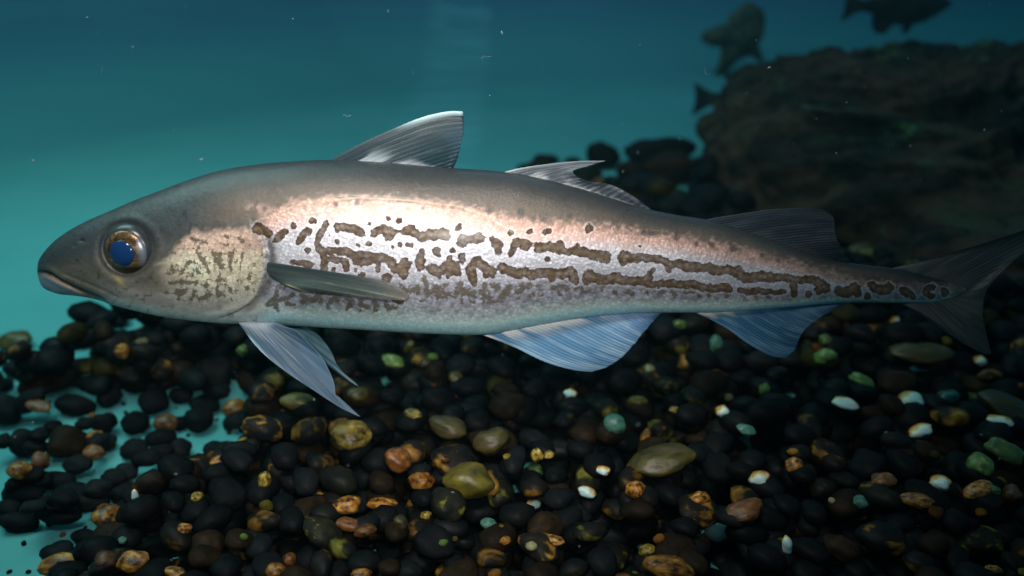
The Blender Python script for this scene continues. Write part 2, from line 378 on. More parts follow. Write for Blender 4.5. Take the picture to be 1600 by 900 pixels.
SPOTS = [
 [(403,356,7),(413,361,6),(419,366,5.5)], [(431.6,374,4.5),(437,369,5),(445,362,4.5)], [(458.5,353,4)],
 [(466,377,4.5),(477,364,5.5),(482,361,5)], [(488,345,4.2)],
 [(510,346,3.2),(506,356,4.5),(499,367,3.8),(495.6,381,4),(499,389,5),(504.5,393,5),(524,393,4.5),(541,393,5.5),(551,398,5),(576,399,4.5),(600,402,4.5),(610,408,6),(617,420,6.5),(628,418,8),(634,411,6.5)],
 [(504.5,393,5),(507,405,4.5),(521,405,3.5),(539,409,4.5),(541.6,421,4)], [(507,405,4.5),(506,419,4.5)],
 [(551,400,4),(558,409,5),(570,411,5),(582,406,5),(592,404,4),(600,404,5)], [(590.5,409,3.5),(590,424,2.5)],
 [(628,418,8),(631,428,7)], [(634,411,6),(639,413,4)], [(481,392.5,3.8)], [(521,421,3.2)], [(555.5,421.5,1.8)], [(565,429,4)], [(603.5,435,6.5)],
 [(528,358,4.5),(528,354.5,6),(541.6,355,5.5),(555.5,359,5.5),(563.5,363,6)], [(526.5,377.5,3.5)], [(514,368.5,1.8)], [(577.5,350,2.2)], [(576,381,4)], [(560,384,2.5)],
 [(607,341,3.3)], [(623,344.5,4)], [(455,410,2.5),(471,411,4),(485,414,5)],
 [(583,364,4.5),(598,358,6.5),(608,364,8),(616.5,363,4.5)], [(608,366,6),(606,373,4)],
 [(631.6,361.6,5),(641,359,7),(651,367,5),(658,370,6.5),(671.5,367,7.5),(682.5,367,6.5),(692,365,8.5),(699,371,4.5)],
 [(624.8,382,3.2)], [(636,382,3),(642,382,2.8)], [(613,386,2)], [(716,355,4.2)],
 [(721.5,380,6.2),(723,371,5),(733.5,375.5,5),(748,372,7.5)], [(657.8,394,4),(657,407,7.2),(656,418,5)], [(682.5,393.5,6),(684.6,398,3.5)], [(706.6,390,3.8)], [(721.7,401,4.5),(722,409,4)],
 [(673,418.5,6.5),(683,424,7),(694,421,6),(702,412,7),(709,418,9),(715.5,425,5.5)], [(701.8,403,3.5),(702,412,6)], [(683,424,6),(686,431,3)], [(706,420,6),(702,430,4)],
 [(747,406,5.5),(735,420,6.5),(738,433,6),(742,444,3.5)], [(747,406,5.5),(752,414,7),(762,421,6.5),(770,425,5.5)], [(761,423,5),(759.5,432,3.5)], [(770,425,5),(770,431,3.5)],
 [(769,372,3.5),(776,382,7),(783,383,4)], [(776,382,6),(779,395,4)], [(798,364,3.5)], [(807.5,379,6.5),(822,383,7.5)], [(798,397,4),(803,386,4)],
 [(784,417,6),(790,421,6.5),(801,425,6.5),(809,428,7),(820.6,425,7),(828,431,6),(841,427,6),(857.8,427,6.5),(877,428,6.5),(892,425,7.5),(897,436,6),(899,442,3.5)], [(857.8,428,6),(862,435,5)],
 [(828,362,3.5)], [(850,363,3),(857,360,3.5)], [(920,357.5,5.5)], [(999,384.5,1.5)], [(855,405,3.2)],
 [(842,387,7.5),(857,385.5,6),(874,388,7.5),(887,393.5,4),(901,391,6.5),(917,396,6.5),(931,399,6.5),(946,401.5,8),(947,407,5)], [(875.6,380,4),(874,386,5)], [(902,386,4),(902,390,5)],
 [(973.5,410,5),(974,401,8),(992,403.5,5),(1003,403,5),(1022,404,5),(1036,407,5.5),(1045,414,5),(1058,412,5.5),(1077,417,7),(1093.5,418,6),(1107,418,6),(1121,423,6.5),(1135,421,6),(1150,425,6),(1164,434,6.5),(1176,434,7),(1192.6,431,6.5),(1206,434,7),(1220,433,5),(1229,433,5),(1240,438,5.5),(1255,437,5),(1269,437,5.5),(1282,443,6.5),(1290,450,6.5)],
 [(1045,414,5.5),(1045,424,3)], [(1150,423,5),(1155,417,3)], [(1240,438,5),(1241,449,5),(1240,460,3.5)], [(1282,446,6),(1280,452,6.5)],
 [(917,438,6),(919,429,7),(929,435,6.5),(945.8,438,6),(962,433.5,7.5),(972,439,6),(992.6,439,5.5),(1004,440,6),(1020,445,4.5),(1033,443,5),(1049,443,5),(1066,445,5),(1085,444,5),(1099,449,5.5),(1113,451,5),(1131,449,6),(1140,451,4.5)],
 [(1004,438,5),(1013,434,5),(1014,427,3),(1020,422,3)],
 [(1157,453,3.5),(1169,457,4),(1184,454,4.5),(1199,456,3.5),(1214,456,3),(1225,456,3)], [(1263,460,4)],
 [(1310,455,6),(1321,457,7),(1335,450,7),(1339,458,5.5)], [(1355,463,4.5)], [(1361,445,4.5),(1370,451,6),(1383,453,7.5),(1389,449,6)],
 [(1411,454,5),(1415.7,456,6),(1427,464,3.5)], [(1458,448,3.5),(1449,453,4.5),(1448,459,5),(1456,463,3.5)], [(1476,456,5.5)],
 [(553,457,2.5),(570,459,2.5)], [(585,461,3)], [(606,463,3.5)], [(617,467,4),(626,471,4)],  # dark pattern and pectoral fin shadow below the fin, painted as blotches
]
WEAK = [
 [(626,446,2.5),(636,454,3),(647,455,3),(653.6,447,3.5),(653,460,3)], [(662,435,4),(667,446,4.5),(669,457,4),(681,454,6.5),(682.5,447,5),(685,461,5.5),(691,464,4),(702,460,3.5)],
 [(696,445.5,4.5)], [(719.6,441,4),(717,452,6.5),(713,461,6)], [(717,452,6),(729,456,5.5),(739,461,5.5)], [(758,446,4.5),(755,458,5),(757,469,4)], [(769,446,4),(777,446,5),(775,456,4)],
 [(798,446,4),(790,458,5.5),(784,465,5)], [(814,453,4)], [(808,456,4),(816,449,3.5),(831,448,3)], [(831,460,4)], [(847,443,2)], [(862,450,4),(882,448,4),(889,452,3)], [(908,451,4)], [(899,453,2.5)], [(922,452,3.5)],
 [(961,457,4)], [(980,455,4),(988,459,3)], [(940,454,3)], [(1010,458,3)], [(1030,458,3)], [(1055,462,3.5)], [(1070,458,2.5)], [(1092,462,3.5)], [(1107,455,4),(1107,461,3)], [(1131,453,4),(1136,464,3)], [(1180,462,3)], [(1200,464,3)],
 [(433,461,4),(427,468,4),(416,476,3),(432,476,3.5),(434,485,2.5)], [(427,468,3),(445,468,3.5),(460,459,3.5)], [(447,474,3),(459,477,3.5)], [(474,462,4.5),(473,472,4),(482,468,4),(491,469,5),(499,461,5),(505,456,4)], [(500,471,3.5)],
 [(530,464,4),(521,464,4),(517,472,3.5),(511,479,3)], [(528,471,3)], [(540,469,3),(551,471,3.5),(544,480,4)], [(563,468,4),(565,477,4),(576,479,4)], [(563,484,2.5)], [(586,471,4.5),(589,479,4),(583,489,2.5)], [(603,475,4),(608,482,4),(620,479,3),(627,467,3)],
 # cheek
 [(300,373,4.5),(310,376,3.5),(322,380,3)], [(280,378,4)], [(287,390,4)], [(268,395,3)], [(308,394,4.5),(316,406,5.5),(324,418,4.5),(326,428,4)], [(332,394,4),(340,406,6.5),(346,418,5)], [(342,396,4),(345,408,5)],
 [(362,396,6),(360,410,4.5),(361,424,4)], [(379,396,3.2),(377,410,3)], [(355,369,5)], [(352,383,3)], [(374,372,4),(379,377,5.5)], [(364,382,3)], [(296,408,3.5),(288,420,4),(286,427,3),(300,428,3)],
 [(269,416,4),(270,426,3.5),(260,428,3)], [(308,418,3),(311,427,4),(318,430,3)], [(265,442,3.5),(279,441,4.5),(295,441,4.5),(307,440,3.5)], [(244,442,3.5)], [(260,457,4.5)], [(281,466,4),(278,457,7),(290,456,5)],
 [(304,456,5),(300,466,4.5)], [(311,468,4.5),(322,464,6),(328,458,4)], [(322,446,6)], [(340,436,4),(352,437,5)], [(340,436,3.5),(339,448,4),(340,458,5),(350,462,5)], [(350,447,3)], [(360,453,5)], [(369,452,3.5)], [(386,450,5.5)], [(390,434,5),(391,427,4)], [(397,441,4)], [(400,412,3)],
]
BACKSPOTS = [[(765,330,4)], [(814,330,5.5)], [(889,338,3.5)], [(1005,363,4),(1020,365,3)], [(1057,371,5)], [(1088,380,4)], [(1112,383,5)], [(1146,388,6)], [(1191,399,4)], [(1215,406,4)], [(524,319,3.5)], [(557,317,4.5)], [(660,325,3)]]
def sdf(chains, X, Y, rscale=1.0):
    out = np.full(X.shape, 60.0)
    for ch in chains:
        if len(ch) == 1: ch = [ch[0], (ch[0][0] + 0.5, ch[0][1], ch[0][2])]
        for (x0, y0, r0), (x1, y1, r1) in zip(ch[:-1], ch[1:]):
            lo, hi = min(x0, x1) - 40, max(x0, x1) + 40
            k = np.where((X > lo) & (X < hi) & (Y > min(y0, y1) - 40) & (Y < max(y0, y1) + 40))
            if not len(k[0]): continue
            px, py = X[k] - x0, Y[k] - y0; dx, dy = x1 - x0, y1 - y0
            t = np.clip((px * dx + py * dy) / (dx * dx + dy * dy + 1e-9), 0, 1)
            d = np.hypot(px - t * dx, py - t * dy) - (r0 + (r1 - r0) * t) * rscale
            out[k] = np.minimum(out[k], d)
    return out
def polydist(pts, X, Y):
    return sdf([[(x, y, 0.0) for x, y in pts]], X, Y)

def build_body():
    xs = np.concatenate([60 + 24 * np.linspace(0, 1, 18, endpoint=False) ** 2, np.arange(84, 1508.1, 2.0)])
    nu = len(xs); nv = 320
    th = np.linspace(0, 2 * math.pi, nv, endpoint=False)
    top = pchip(TOPX, TOPY, xs); bot = pchip(BOTX, BOTY, xs); W = pchip(WX, WY, xs) * S
    LT, LB = fl(xs, top), fl(xs, bot)
    Hh = (LT[:, 2] - LB[:, 2]) / 2; zc = (LT[:, 2] + LB[:, 2]) / 2; xc = (LT[:, 0] + LB[:, 0]) / 2
    ct, st = np.cos(th), np.sin(th)
    prof = np.sign(st) * np.abs(st) ** 0.92
    V = np.zeros((nu, nv, 3))
    V[..., 0] = xc[:, None]; V[..., 2] = zc[:, None] + Hh[:, None] * ct[None]
    V[..., 1] = -W[:, None] * prof[None]
    near = V.copy(); near[..., 1] = -np.abs(near[..., 1])
    X, Y = fproj(near)
    TX = pchip(TOPX, TOPY, X); BX = pchip(BOTX, BOTY, X)
    v = np.clip((Y - TX) / np.maximum(BX - TX, 4), 0, 1)
    # ---------- relief, in photo pixels towards the viewer
    h = np.zeros((nu, nv))
    gy = [330, 352, 362, 375, 395, 420, 445, 462, 476, 488, 500]; gx = [380, 396, 406, 413, 417, 416, 411, 402, 388, 368, 335]
    G = np.interp(Y, gy, gx); dx = X - G; win = sstep(338, 362, Y) * (1 - sstep(488, 503, Y))
    h += win * np.where(dx < 0, 4.5 * np.exp(dx / 34.0), -5.0 * np.exp(-dx / 8.0))
    pre = np.interp(Y, [360, 400, 440, 470], [292, 300, 318, 350]); h += 1.2 * np.exp(-((X - pre) / 10) ** 2) * sstep(370, 400, Y) * (1 - sstep(455, 480, Y))
    # radial folds under the gill cover
    fold = np.sin((X * 0.5 + Y * 1.1) * 0.24) * np.exp(-(((X - 375) / 45) ** 2 + ((Y - 484) / 11) ** 2)); h += 1.3 * fold
    re = np.hypot((X - 197) / 1.02, Y - 390)
    h += -2.2 * np.exp(-((re - 42) / 4.0) ** 2) + 1.6 * np.exp(-((re - 51) / 6) ** 2) - 9 * (1 - sstep(32, 40, re))
    mouth = [(56, 424), (66, 425), (78, 429), (92, 438), (110, 447), (130, 456), (150, 464), (163, 470)]
    dm = polydist(mouth, X, Y); my = np.interp(X, [p[0] for p in mouth], [p[1] for p in mouth])
    mw = 1 - sstep(155, 172, X)
    h += mw * (-6.5 * np.exp(-(dm / 3.2) ** 2) + 2.0 * np.exp(-((Y - my + 9) / 5) ** 2) + 1.8 * np.exp(-((Y - my - 7) / 4) ** 2))
    mx = polydist([(100, 428), (130, 440), (165, 455), (185, 466), (178, 474)], X, Y); h += -1.2 * np.exp(-(mx / 2.5) ** 2)
    h += -2.5 * np.exp(-(np.hypot(X - 128, (Y - 376) * 1.3) / 4) ** 2) - 1.8 * np.exp(-(np.hypot(X - 116, Y - 384) / 2.5) ** 2)
    LLX = [398, 430, 460, 500, 560, 640, 720, 765, 790, 830, 900, 1000, 1200, 1400]; LLY = [346, 334, 321, 313, 309, 313, 323, 341, 360, 372, 381, 396, 425, 448]
    ll = np.abs(Y - np.interp(X, LLX, LLY)); lw = (X > 400) * (X < 800)
    h += -0.7 * np.exp(-(ll / 1.8) ** 2) * lw
    h += 1.6 * (fbm(X / 60, Y / 45, 3) - 0.5)
    h += 1.0 * (fbm(X / 25, Y / 25, 3) - 0.5) * sstep(450, 350, X)
    V[..., 1] += -np.sign(st)[None] * np.abs(st)[None] ** 0.5 * h * S * sstep(60, 80, X) ** 0.5
    # ---------- colours
    def C(r, g, b): return np.array([r, g, b])
    def mix(a, b, t): return a + (b - a) * t[..., None]
    n1 = fbm(X / 28, Y / 14, 4); n2 = fbm(X / 7, Y / 5, 4); n3 = fbm(X / 90 + 5, Y / 40, 3)
    YA = pchip([60, 300, 360, 400, 425, 450, 500, 560, 650, 720, 760, 800, 850, 900, 950, 1000, 1050, 1100, 1150, 1200, 1250, 1300, 1350, 1400, 1508],
               [300, 330, 330, 332, 330, 322, 313, 312, 317, 325, 334, 343, 350, 353, 357, 364, 372, 380, 390, 403, 416, 430, 441, 447, 449], X)
    back = mix(C(0.028, 0.032, 0.034) + 0 * V, C(0.104, 0.080, 0.060) + 0 * V, sstep(0.02, 0.30, v)) * (0.78 + 0.45 * n3 + 0.25 * (n2 - 0.5))[..., None]
    scale = np.clip((BX - TX) / 250, 0.25, 1)
    tb = sstep(-12, 12, (Y - YA) + 26 * (n2 - 0.5))
    pink = C(0.50, 0.320, 0.26) + 0 * V; white = C(0.45, 0.45, 0.485) + 0 * V; belly = C(0.50, 0.62, 0.58) + 0 * V
    tw = sstep(8, 58, (Y - YA) / scale + 14 * (n1 - 0.5))
    flank = mix(pink, white, tw)
    flank = flank * (0.84 + 0.34 * fbm(X / 55 + 2, Y / 22 + 8, 3))[..., None]
    flank = mix(flank, C(0.36, 0.36, 0.42) + 0 * V, 0.7 * sstep(0.55, 0.75, v))
    flank = mix(flank, belly, sstep(0.82, 0.93, v + 0.06 * (n1 - 0.5))); flank = mix(flank, C(0.42, 0.70, 0.72) + 0 * V, sstep(0.90, 0.985, v))  # belly and its edge tinted teal for light bounced off the floor
    # grey-mauve peppering of the lower flank
    pep = sstep(0.66, 0.78, v) * (1 - sstep(0.86, 0.95, v)) * sstep(430, 480, X)
    flank = flank * (1 - (pep * (0.18 + 0.9 * sstep(0.42, 0.66, n2)) * 0.36))[..., None]
    col = mix(back, flank, tb)
    # light falling off towards the tail root, painted into the skin
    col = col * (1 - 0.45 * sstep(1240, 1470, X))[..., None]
    # head
    head = mix(C(0.036, 0.042, 0.043) + 0 * V, C(0.112, 0.098, 0.074) + 0 * V, sstep(0.25, 0.75, v))
    head = mix(head, C(0.24, 0.23, 0.195) + 0 * V, sstep(0.68, 0.9, v + 0.1 * (n1 - 0.5)) * sstep(120, 220, X))
    head = mix(head, C(0.46, 0.52, 0.50) + 0 * V, sstep(0.88, 0.98, v) * sstep(130, 200, X))
    head *= ((0.78 + 0.40 * n1) * (0.80 + 0.40 * fbm(X / 4, Y / 4, 3)))[..., None]
    pores = sstep(0.80, 0.9, vnoise(X / 5.5 + 40, Y / 5.5)); head *= (1 - 0.45 * pores)[..., None]
    head *= (1 - 0.35 * np.exp(-((X - pre + 6) / 4) ** 2) * sstep(440, 455, Y) * (1 - sstep(478, 490, Y)))[..., None]
    hm = 1 - sstep(395, 425, X + 10 * (n1 - 0.5))
    headback = mix(head, back, sstep(280, 390, X) * (1 - sstep(0.30, 0.42, v)))
    col = mix(col, headback, hm)
    # silvery gill cover and cheek
    chx = sstep(236, 300, X + 30 * (n1 - 0.5)) * (1 - sstep(402, 412, X - G + 410))
    chy = sstep(-8, 10, Y - np.interp(X, [250, 285, 300, 340, 400], [412, 378, 364, 360, 358]) + 12 * (n2 - 0.5)) * (1 - sstep(452, 500, Y + 20 * (n1 - 0.5)))
    cheek = mix(C(0.74, 0.52, 0.40) + 0 * V, C(0.84, 0.74, 0.53) + 0 * V, sstep(380, 410, Y)); cheek = mix(cheek, C(0.56, 0.54, 0.46) + 0 * V, sstep(428, 470, Y))
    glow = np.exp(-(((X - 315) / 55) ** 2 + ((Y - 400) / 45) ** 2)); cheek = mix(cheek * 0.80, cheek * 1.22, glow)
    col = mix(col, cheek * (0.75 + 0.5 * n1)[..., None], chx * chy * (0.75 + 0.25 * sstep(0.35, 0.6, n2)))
    slot = np.exp(-((dx - 8) / 7.5) ** 2) * sstep(352, 366, Y) * (1 - sstep(455, 480, Y)); col = mix(col, C(0.085, 0.082, 0.078) + 0 * V, 0.85 * slot)
    # mouth, lips and jaw
    col = mix(col, C(0.015, 0.014, 0.013) + 0 * V, mw * np.exp(-((Y - my + 1.5) / 3.2) ** 2) * (dm < 8))
    col = mix(col, C(0.36, 0.26, 0.17) + 0 * V, 0.6 * mw * np.exp(-((Y - my - 3.5) / 1.6) ** 2) * sstep(72, 85, X) * (1 - sstep(120, 150, X)))
    jaw = sstep(3, 9, Y - my) * (1 - sstep(135, 175, X)); col = mix(col, C(0.20, 0.24, 0.29) + 0 * V, jaw * 0.8)
    col = mix(col, C(0.018, 0.02, 0.022) + 0 * V, 0.8 * np.exp(-((re - 41) / 5.0) ** 2) * (0.55 + 0.45 * sstep(400, 350, Y)))
    col = mix(col, C(0.018, 0.018, 0.018) + 0 * V, 0.85 * np.exp(-(np.hypot(X - 128, (Y - 376) * 1.3) / 4) ** 2))
    col = mix(col, C(0.55, 0.40, 0.16) + 0 * V, 0.6 * np.exp(-(((X - 188) + (Y - 441)) / 14) ** 2 - (((X - 188) - (Y - 441)) / 6) ** 2))
    # pale pink scale patch above the gill opening and the pale lateral line
    col = mix(col, pink, 0.55 * np.exp(-(((X - 398) / 16) ** 2 + ((Y - 326) / 8) ** 2)) * sstep(0.35, 0.6, n2))
    col = mix(col, C(0.34, 0.28, 0.20) + 0 * V, 0.75 * np.exp(-(ll / 1.5) ** 2) * lw); col = mix(col, col * 0.72, 0.8 * np.exp(-((Y - np.interp(X, LLX, LLY) - 3.5) / 1.6) ** 2) * lw)
    bs = sdf(BACKSPOTS, X, Y); col = mix(col, C(0.035, 0.034, 0.032) + 0 * V, 0.75 * sstep(2.2, -2.2, bs + 3 * (n2 - 0.5)))
    silver = np.clip(tb * (1 - hm) + 0.8 * chx * chy + 0.25 * (1 - hm), 0, 1) * (1 - 0.5 * sstep(0.86, 0.97, v))
    sp = (sdf(SPOTS, X, Y, 1.18) - 0.5) / 8.0; wk = (sdf(WEAK, X, Y) + np.where(X < 415, 1.1, -0.2)) / 8.0
    # fine vermiculation on the lower flank continues the blotches
    ver = (fbm(X / 9 + 3, Y / 8 + 1, 2) - 0.5)
    ver2 = np.abs(fbm(X / 8 + 7, Y / 11 + 2, 2) - 0.5)
    wk = np.minimum(wk, np.where((chx * chy > 0.5) & (Y > 372), -0.08 + 4.6 * ver2, 9))
    wk = np.minimum(wk, np.where((v > 0.70) & (v < 0.82) & (X > 430) & (X < 1240), 0.25 - 1.6 * ver, 9))
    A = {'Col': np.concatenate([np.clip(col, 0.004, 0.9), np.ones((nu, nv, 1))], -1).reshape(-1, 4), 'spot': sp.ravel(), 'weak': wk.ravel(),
         'silver': silver.ravel(), 'puv': np.stack([X / 100, -Y / 100, 0 * X + np.sign(st)[None] * 3], -1).reshape(-1, 3)}
    F = grid_faces(nu, nv, wrap=True)[:, ::-1]
    Vf = V.reshape(-1, 3)
    # close both ends
    n0 = len(Vf); Vf = np.vstack([Vf, V[0].mean(0), V[-1].mean(0)])
    for k in A: A[k] = np.concatenate([A[k], A[k][:1], A[k][-1:]])
    j = np.arange(nv); j2 = (j + 1) % nv
    e0 = np.stack([j, j2, np.full(nv, n0), np.full(nv, n0)], -1); last = (nu - 1) * nv
    faces = [tuple(f) for f in F.tolist()] + [(int(a), int(b), n0)[::-1] for a, b in zip(j, j2)] + [(int(last + a), int(last + b), n0 + 1) for a, b in zip(j, j2)]
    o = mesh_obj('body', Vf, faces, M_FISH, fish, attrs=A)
    return near, X, Y
NEAR, BXP, BYP = build_body()
half = NEAR.shape[1] // 2
def surf(px, py):
    """local point on the fish's near flank seen at a photo pixel"""
    d = (BXP[:, 1:half] - px) ** 2 + (BYP[:, 1:half] - py) ** 2
    i, j = np.unravel_index(np.argmin(d), d.shape); return NEAR[i, j + 1].copy()

# ---- fins
def fin(name, base, edge, off=0.0, rays=40, colf=None, th=0.0012, ns=220, nt=60, lead=None, ragged=1.5, rip=0.0005):
    """closed thin sheet between a base line and a free edge (photo pixels), with raised rays"""
    if isinstance(base[0], tuple): base = np.array(base, float)
    B = resample(base, ns); E = resample(edge, ns)
    s = np.linspace(0, 1, ns)[:, None]; t = np.linspace(0, 1, nt)[None, :]
    rag = (vnoise(np.linspace(0, rays * 0.9, ns), np.full(ns, 3.7)) - 0.5) * ragged
    dirn = E - B; L = np.linalg.norm(dirn, axis=1, keepdims=True) + 1e-6; E = E + dirn / L * rag[:, None] * np.minimum(1, L / 30)
    px = B[:, None, 0] + (E - B)[:, None, 0] * t; py = B[:, None, 1] + (E - B)[:, None, 1] * t
    if lead is not None:
        # the front ray follows the traced leading edge; the rays behind it straighten out
        LD = resample(lead, nt); dev = LD - (B[0] + (E[0] - B[0]) * t.T)
        wgt = (1 - s) ** 3; px = px + wgt * dev[None, :, 0]; py = py + wgt * dev[None, :, 1]
    o = off(s + 0 * t, t + 0 * s) if callable(off) else off + 0 * s * t
    ripple = (np.abs(np.sin(math.pi * rays * s)) ** 0.7) * rip * (0.35 + 0.65 * t) * (1 - 0.3 * t)
    slow = 0.004 * np.sin(5 * s + 2 * t) * t ** 1.5
    P = fl(px, py, o + slow)
    tk = th * (1 - 0.75 * t) * np.minimum(1, 12 * np.minimum(s, 1 - s) + 0.15)
    Fr, Bk = P.copy(), P.copy(); Fr[..., 1] -= tk / 2 + ripple; Bk[..., 1] += tk / 2
    V = np.concatenate([Fr.reshape(-1, 3), Bk.reshape(-1, 3)]); n = ns * nt
    f = grid_faces(ns, nt); faces = [f, f[:, ::-1] + n]
    i = np.arange(ns - 1); j = np.arange(nt - 1)
    rim = [np.stack([i * nt + nt - 1, i * nt + nt - 1 + n, (i + 1) * nt + nt - 1 + n, (i + 1) * nt + nt - 1], -1),
           np.stack([j, j + n, j + 1 + n, j + 1], -1), np.stack([(ns-1)*nt + j + 1, (ns-1)*nt + j + 1 + n, (ns-1)*nt + j + n, (ns-1)*nt + j], -1)]
    Fa = np.concatenate(faces + rim)
    ray_ = 0.5 + 0.5 * np.cos(2 * math.pi * rays * s + 0 * t)
    streak = fbm(s * rays * 0.8 + 0 * t, t * 2.2 + 0 * s, 3)
    c, a = colf(s + 0 * t, t + 0 * s, ray_, streak, px, py)
    c = np.clip(c, 0.004, 0.95)
    cc = np.concatenate([c, np.ones(c.shape[:2] + (1,))], -1).reshape(-1, 4); a = a.ravel()
    return mesh_obj(name, V, Fa, M_FIN, fish, attrs={'Col': np.concatenate([cc, cc]), 'alpha': np.concatenate([a, a])})
def lerp(a, b, t): return np.asarray(a) + (np.asarray(b) - np.asarray(a)) * t[..., None]

def c_dorsal1(s, t, r, k, px, py):
    c = lerp((0.016, 0.038, 0.050), (0.080, 0.105, 0.115), sstep(0.42, 0.75, k) * (1 - 0.6 * t))
    c = c * (0.8 + 0.25 * r)[..., None]
    w = sstep(0.34, 0.02, t + 0.22 * (k - 0.5)) * sstep(0.02, 0.2, s); c = lerp(c, (0.42, 0.50, 0.54), w * 0.75 * sstep(0.35, 0.6, k))
    lead = sstep(0.09, 0.01, s) * sstep(0.45, 0.75, t); c = lerp(c, (0.55, 0.75, 0.78), lead)
    c = lerp(c, (0.03, 0.06, 0.09), sstep(0.72, 0.97, t) * sstep(0.15, 0.35, s) * 0.8)
    return c, np.clip(0.62 + 0.28 * r + w, 0, 1)
fin('dorsal_fin', [(512,252),(560,253),(620,257),(670,263),(706,266)], [(723,174),(725,188),(723,210),(717,242),(708,264)], lead=[(512,252),(560,226),(610,203),(660,183),(700,174),(723,174)], rays=14, colf=c_dorsal1, ragged=2.5)
def c_dorsal2(s, t, r, k, px, py):
    c = lerp((0.075, 0.098, 0.118), (0.20, 0.23, 0.255), sstep(0.35, 0.72, k)) * (0.85 + 0.22 * r)[..., None]
    w = sstep(0.30, 0.02, t); c = lerp(c, (0.55, 0.58, 0.58), 0.5 * w * sstep(0.45, 0.6, k))
    c = lerp(c, (0.45, 0.48, 0.50), sstep(0.05, 0.0, s) * 0.6)
    return c * (1 - 0.35 * sstep(0.6, 1.0, s))[..., None], np.clip(0.62 + 0.3 * r, 0, 1)
fin('dorsal_fin', [(786,269),(840,278),(900,294),(950,309),(1000,325),(1020,331)], [(947,251),(920,259),(895,268),(912,281),(955,289),(990,307),(1010,322),(1022,331)], lead=[(786,269),(810,263),(850,257),(900,252),(947,251)], rays=20, colf=c_dorsal2, ragged=0.8)
def c_dorsal3(s, t, r, k, px, py):
    c = lerp((0.026, 0.038, 0.050), (0.052, 0.066, 0.080), sstep(0.35, 0.7, k)) * (0.85 + 0.2 * r)[..., None]
    c = lerp(c, (0.07, 0.065, 0.062), sstep(0.55, 0.0, t) * sstep(0.3, 0.8, s))
    return c * (1 - 0.55 * sstep(0.55, 1.0, s))[..., None], np.clip(0.74 + 0.2 * r - 0.3 * sstep(0.5, 1, t), 0, 1)
fin('dorsal_fin', [(1095,344),(1150,358),(1200,376),(1250,393),(1300,407),(1330,413)], [(1288,328),(1302,341),(1307,370),(1320,395),(1334,414)], lead=[(1095,344),(1150,335),(1200,328),(1250,325),(1288,328)], rays=26, colf=c_dorsal3)
def c_anal(s, t, r, k, px, py):
    c = lerp((0.13, 0.30, 0.48), (0.34, 0.52, 0.66), sstep(0.35, 0.75, k)) * (0.86 + 0.2 * r)[..., None]
    w = sstep(0.30, 0.02, t + 0.25 * (k - 0.5)) * sstep(0.80, 0.5, s) * sstep(0.3, 0.55, k); c = lerp(c, (0.95, 0.88, 0.80), w)
    c = lerp(c, (0.10, 0.20, 0.38), sstep(0.45, 0.95, s) * 0.8)
    return c, np.clip(0.86 + 0.14 * r - 0.35 * sstep(0.6, 1, t), 0, 1)
fin('anal_fin', [(748,521),(800,511),(850,503),(900,495),(950,489),(1000,487),(1036,487)], [(925,581),(955,570),(978,552),(1005,520),(1025,497),(1038,488)], lead=[(748,521),(800,541),(850,565),(895,578),(925,581)], rays=34, colf=c_anal)
def c_anal2(s, t, r, k, px, py):
    c = lerp((0.040, 0.130, 0.235), (0.12, 0.26, 0.38), sstep(0.35, 0.75, k)) * (0.86 + 0.2 * r)[..., None]
    w = sstep(0.16, 0.0, t + 0.2 * (k - 0.5)) * sstep(0.4, 0.15, s); c = lerp(c, (0.85, 0.82, 0.74), w)
    c = lerp(c, (0.055, 0.11, 0.18), sstep(0.35, 0.9, s) * 0.8)
    return c, np.clip(0.84 + 0.16 * r - 0.35 * sstep(0.55, 1, t), 0, 1)
fin('anal_fin', [(1084,487),(1130,486),(1180,483),(1230,479),(1280,475),(1322,472)], [(1228,559),(1242,545),(1254,520),(1270,504),(1295,488),(1324,473)], lead=[(1084,487),(1130,510),(1170,538),(1205,556),(1228,559)], rays=34, colf=c_anal2)
def c_tail(s, t, r, k, px, py):
    c = lerp((0.075, 0.070, 0.068), (0.125, 0.115, 0.105), sstep(0.3, 0.7, k)) * (0.88 + 0.15 * r)[..., None]
    c = lerp(c, (0.10, 0.17, 0.19), sstep(0.75, 1.0, t) * sstep(0.75, 0.95, s))
    c = lerp(c, (0.03, 0.033, 0.035), sstep(0.55, 1, t) * sstep(0.7, 0.3, s))
    return c, np.clip(0.94 + 0.06 * r - 0.22 * sstep(0.6, 1, t), 0, 1)
fin('tail_fin', [(1392,420),(1440,430),(1485,442),(1504,452),(1490,463),(1450,471),(1408,474)],
    [(1396,418),(1450,405),(1520,385),(1580,366),(1650,346),(1610,385),(1570,420),(1545,448),(1537,470),(1537,500),(1545,540),(1547,553),(1530,550),(1490,527),(1450,500),(1412,477)], rays=34, colf=c_tail, ns=320, rip=0.0003)
